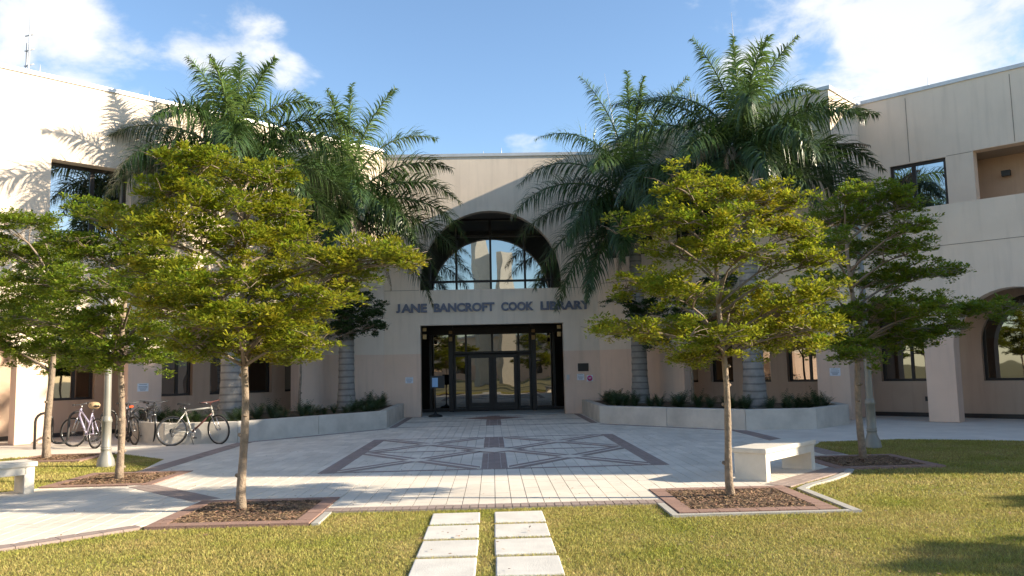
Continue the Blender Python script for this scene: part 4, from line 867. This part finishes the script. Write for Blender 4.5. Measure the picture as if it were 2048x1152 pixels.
    if light:
        bx_ = Ms @ (hp+Vector((.10, 0, -.05))); MB().box(tuple(bx_), (.05, .09, .045)).build('reflector', mat('reflector_red', (.75, .09, .02), .3), t)
    else: 
        bs = MB(); c0 = Ms @ (hp+Vector((.16, 0, -.08)))
        for z, w_ in ((0, .10), (-.09, .075)):
            bs.tube([c0+Vector((dx*w_, dy*w_*1.3, z)) for dx, dy in ((-1, -1), (1, -1), (1, 1), (-1, 1))], .006, 5, closed=True)
        for dx, dy in ((-1, -1), (1, -1), (1, 1), (-1, 1), (0, -1), (0, 1), (1, 0)): bs.tube([c0+Vector((dx*.1, dy*.13, 0)), c0+Vector((dx*.075, dy*.0975, -.09))], .005, 4)
        if not step: bs.build('front_rack', M_STEEL, t)
    return t
bicycle((-7.06, 19.38, -.006), rad(9), rad(-7), rad(-38), ((.48, .46, .40), (.10, .035, .03)), 'pale cream bicycle leaning against the left planter wall', 1)
bicycle((-9.62, 19.40, -.006), rad(-38)+PI, rad(5), rad(28), ((.46, .42, .56), (.46, .42, .56)), 'lavender step-through bicycle with tan bag over its saddle, at the rack', 2, bag=True, step=True)
bicycle((-8.92, 20.30, -.006), rad(-58), rad(6), rad(12), ((.03, .03, .035), (.03, .03, .035)), 'black bicycle with red front reflector at the end of the rack', 3, light=True)
bicycle((-8.70, 20.62, -.006), rad(-52), rad(-5), rad(-10), ((.035, .035, .04), (.03, .03, .035)), 'black bicycle behind the one with a red reflector', 4, light=None)

# ------------------------------------------------------------------ roof masts and rods
def mast(x, y, z, h, label, r=.02, rungs=0, tilt=0):
    t = empty('roof_mast', (x, y, z)); tag(t, label, 'antenna', 'masts and rods on the roof'); t.rotation_euler = (0, tilt, 0)
    b = MB().tube([(0, 0, -.7), (0, 0, h*.55), (0, 0, h)], [r, r*.8, r*.3], 6); b.build('pole', M_COPING, t)
    if rungs:
        MB().tube([(-.09, .05, -.7), (-.09, .05, h*.62)], r*.8, 6).build('side_pole', M_COPING, t)
        for i in range(rungs): MB().tube([(-.13, .02, .1+i*.42), (.13, .02, .16+i*.42)], r*.6, 5).build('crossarm', M_COPING, t)
p = at(57, 135, 21.3); mast(p.x, 21.3, 9.5, 1.9, 'tall antenna mast with short crossarms on the left wing roof', .028, 4)
for i, (px, py, Y, h) in enumerate(((80, 140, 20.9, .32), (298, 192, 23.1, .34), (365, 206, 23.9, .34), (1003, 312, 28.9, .32), (1857, 172, 22.9, .38), (967, 312, 28.9, .2))):
    p = at(px, py, Y); mast(p.x, Y, ZP if i != 3 and i != 5 else 9.3, h+.08, 'short white lightning rod on the %s' % ['left wing parapet near the antenna mast', 'left wing parapet behind the palm tip', 'left wing parapet above the yellow tree', 'parapet over the entrance arch', 'right wing parapet', 'entrance parapet, the shorter one'][i], .018)
p = at(1474, 120, 25); mast(p.x, 25.0, 9.0, at(1470, 25, 25).z-9.0, 'long thin whip antenna behind the right palm', .022, 0, rad(-1.5))
p = at(1240, 230, 30); mast(p.x, 30.0, 9.0, at(1219, 145, 30).z-9.0, 'leaning thin whip antenna behind the entrance parapet', .014, 0, rad(-8))

# ------------------------------------------------------------------ behind the viewer: what the glass mirrors
sc = empty('sculpture', (0, -20, 0), rad(-28)); tag(sc, 'tall pale twin-slab concrete sculpture standing on the lawn', 'sculpture')
def slabshape(x0, pts, h, y0, th):
    b = MB(); n = len(pts)
    vs = []
    for f, xo, w in pts: vs += [(x0+xo-w/2, y0, f*h), (x0+xo+w/2, y0, f*h), (x0+xo+w/2, y0+th, f*h), (x0+xo-w/2, y0+th, f*h)]
    fs = [(4*i+j, 4*i+(j+1) % 4, 4*i+4+(j+1) % 4, 4*i+4+j) for i in range(n-1) for j in range(4)]+[(4*n-4, 4*n-3, 4*n-2, 4*n-1)]
    return b.add(vs, fs)
slabshape(-.95, ((0, 0, 1.7), (.35, .05, 1.6), (.7, 0, 1.6), (.85, -.15, 1.5), (1, -.45, 1.1)), 15.5, -.6, 1.0).build('slab', M_SCULPT, sc)
slabshape(1.15, ((0, 0, 1.5), (.5, .1, 1.6), (.75, -.05, 1.5), (1, -.1, 1.3)), 13.8, .5, 1.0).build('slab', M_SCULPT, sc)
for i, (x, y, w, d, h) in enumerate(((-38, -50, 30, 16, 8), (36, -55, 34, 16, 9), (0, -75, 30, 14, 7))):
    t = empty('campus_building', (x, y, 0)); tag(t, 'plain beige campus building across the lawn, %s' % ['left of the sculpture', 'right of the sculpture', 'straight behind the sculpture'][i], 'building')
    MB().box((0, 0, h/2), (w, d, h)).build('wall', M_WALL, t); MB().box((0, 0, h+.1), (w+.6, d+.6, .3)).build('roof', M_COPING, t)
    for q in range(int(w/4)):
        for fl in range(2): MB().box((-w/2+2+q*4, d/2+.01, 2+fl*3.6), (1.8, .06, 1.7)).build('window', M_GLASS, t)

# ------------------------------------------------------------------ lawn: real blades where the picture shows them singly
def inpoly(P, poly):
    x, y = P[:, 0], P[:, 1]; c = np.zeros(len(P), bool); n = len(poly)
    for i in range(n):
        (ax, ay), (bx, by) = poly[i], poly[(i+1) % n]
        with np.errstate(divide='ignore', invalid='ignore'):
            c ^= ((ay > y) != (by > y)) & (x < (bx-ax)*(y-ay)/(by-ay)+ax)
    return c
def blades(n, x0, x1, y0, y1, hmin, hmax, w):
    P = np.column_stack([rng.uniform(x0, x1, n), rng.uniform(y0, y1, n)])
    ok = ~(inpoly(P, PLAZA) | inpoly(P, PATH) | inpoly(P, WALK_R) | inpoly(P, WALK_L))
    ok &= np.abs(P[:, 0]) < .70*P[:, 1]+.5
    for a, b, c, d in HOLES: ok &= ~((P[:, 0] > a-.02) & (P[:, 0] < b+.02) & (P[:, 1] > c-.02) & (P[:, 1] < d+.02))
    jit = rng.normal(0, .016, len(P))
    for a, b, c, d in STONES: ok &= ~((P[:, 0] > a+jit) & (P[:, 0] < b+jit) & (P[:, 1] > c+.4*jit) & (P[:, 1] < d+.4*jit))
    ok &= ~((np.abs(np.abs(P[:, 0])-1.95) < .04) & (P[:, 1] > 8.88) & (P[:, 1] < 9.65)) & ~((P[:, 0] > 1.9) & (P[:, 0] < 3.94) & (P[:, 1] > 8.83) & (P[:, 1] < 8.9))
    for i in range(len(kerb_pts)-1):
        a, b = np.array(kerb_pts[i]), np.array(kerb_pts[i+1]); t = b-a; f = np.clip(((P-a)@t)/(t@t), 0, 1); ok &= np.linalg.norm(P-(a+f[:, None]*t), axis=1) > .05
    P = P[ok]; m = len(P); h = rng.uniform(hmin, hmax, m)*(1+.15*np.sin(P[:, 0]*2.1+1.3*np.sin(P[:, 1]*1.7)))
    a = rng.uniform(0, 2*PI, m); wd = np.column_stack([np.cos(a), np.sin(a), np.zeros(m)])*(w*rng.uniform(.7, 1.3, m))[:, None]
    b = rng.uniform(0, 2*PI, m); ln = rng.uniform(.2, 1.1, m); d = np.column_stack([np.cos(b)*ln, np.sin(b)*ln, np.ones(m)]); d /= np.linalg.norm(d, axis=1)[:, None]
    base = np.column_stack([P, np.full(m, -.032)]); mid = base+d*(h*.55)[:, None]; d2 = d.copy(); d2[:, :2] *= 1.9; tip = mid+d2/np.linalg.norm(d2, axis=1)[:, None]*(h*.5)[:, None]
    V = np.stack([base-wd, base+wd, mid+wd*.7, tip, mid-wd*.7], 1).reshape(-1, 3); return V, np.arange(5*m).reshape(-1, 5)
parts = [blades(560000, -6, 6.6, 4.6, 9.7, .014, .040, .0030), blades(210000, 3.6, 11.5, 8.6, 17, .02, .046, .0048), blades(110000, -13, -6, 11.0, 17.8, .02, .048, .0055)]
off = 0; VV = []; FF = []
for V, Fq in parts: VV.append(V); FF.append(Fq+off); off += len(V)
tag(np_mesh('lawn_grass', np.concatenate(VV), np.concatenate(FF), M_GRASS), 'short yellow-green lawn grass round the stepping stones', 'grass', kind='stuff')
# fallen leaves scattered over paving
lv = []; n = 420; P = np.column_stack([rng.uniform(-6, 6, n), rng.uniform(9.7, 22, n), np.full(n, .012)]); a = rng.uniform(0, 2*PI, n); d = np.column_stack([np.cos(a), np.sin(a), rng.uniform(-.2, .3, n)])*rng.uniform(.012, .03, n)[:, None]; e = np.column_stack([-np.sin(a), np.cos(a), rng.uniform(-.2, .2, n)])*.009
V = np.stack([P-d, P+e, P+d, P-e], 1).reshape(-1, 3); V[:, 2] = np.maximum(V[:, 2], .008)
n2 = 260; P = np.column_stack([rng.uniform(-5, 6.5, n2), rng.uniform(5, 9.5, n2), np.full(n2, .012)]); a = rng.uniform(0, 2*PI, n2); d = np.column_stack([np.cos(a), np.sin(a), rng.uniform(-.3, .4, n2)])*rng.uniform(.012, .028, n2)[:, None]; e = np.column_stack([-np.sin(a), np.cos(a), rng.uniform(-.3, .3, n2)])*.010
V = np.concatenate([V, np.stack([P-d, P+e, P+d, P-e], 1).reshape(-1, 3)]); n += n2
tag(np_mesh('fallen_leaves', V, np.arange(4*n).reshape(-1, 4), M_MULCH), 'small brown fallen leaves scattered over paving and lawn', 'leaves', kind='stuff')
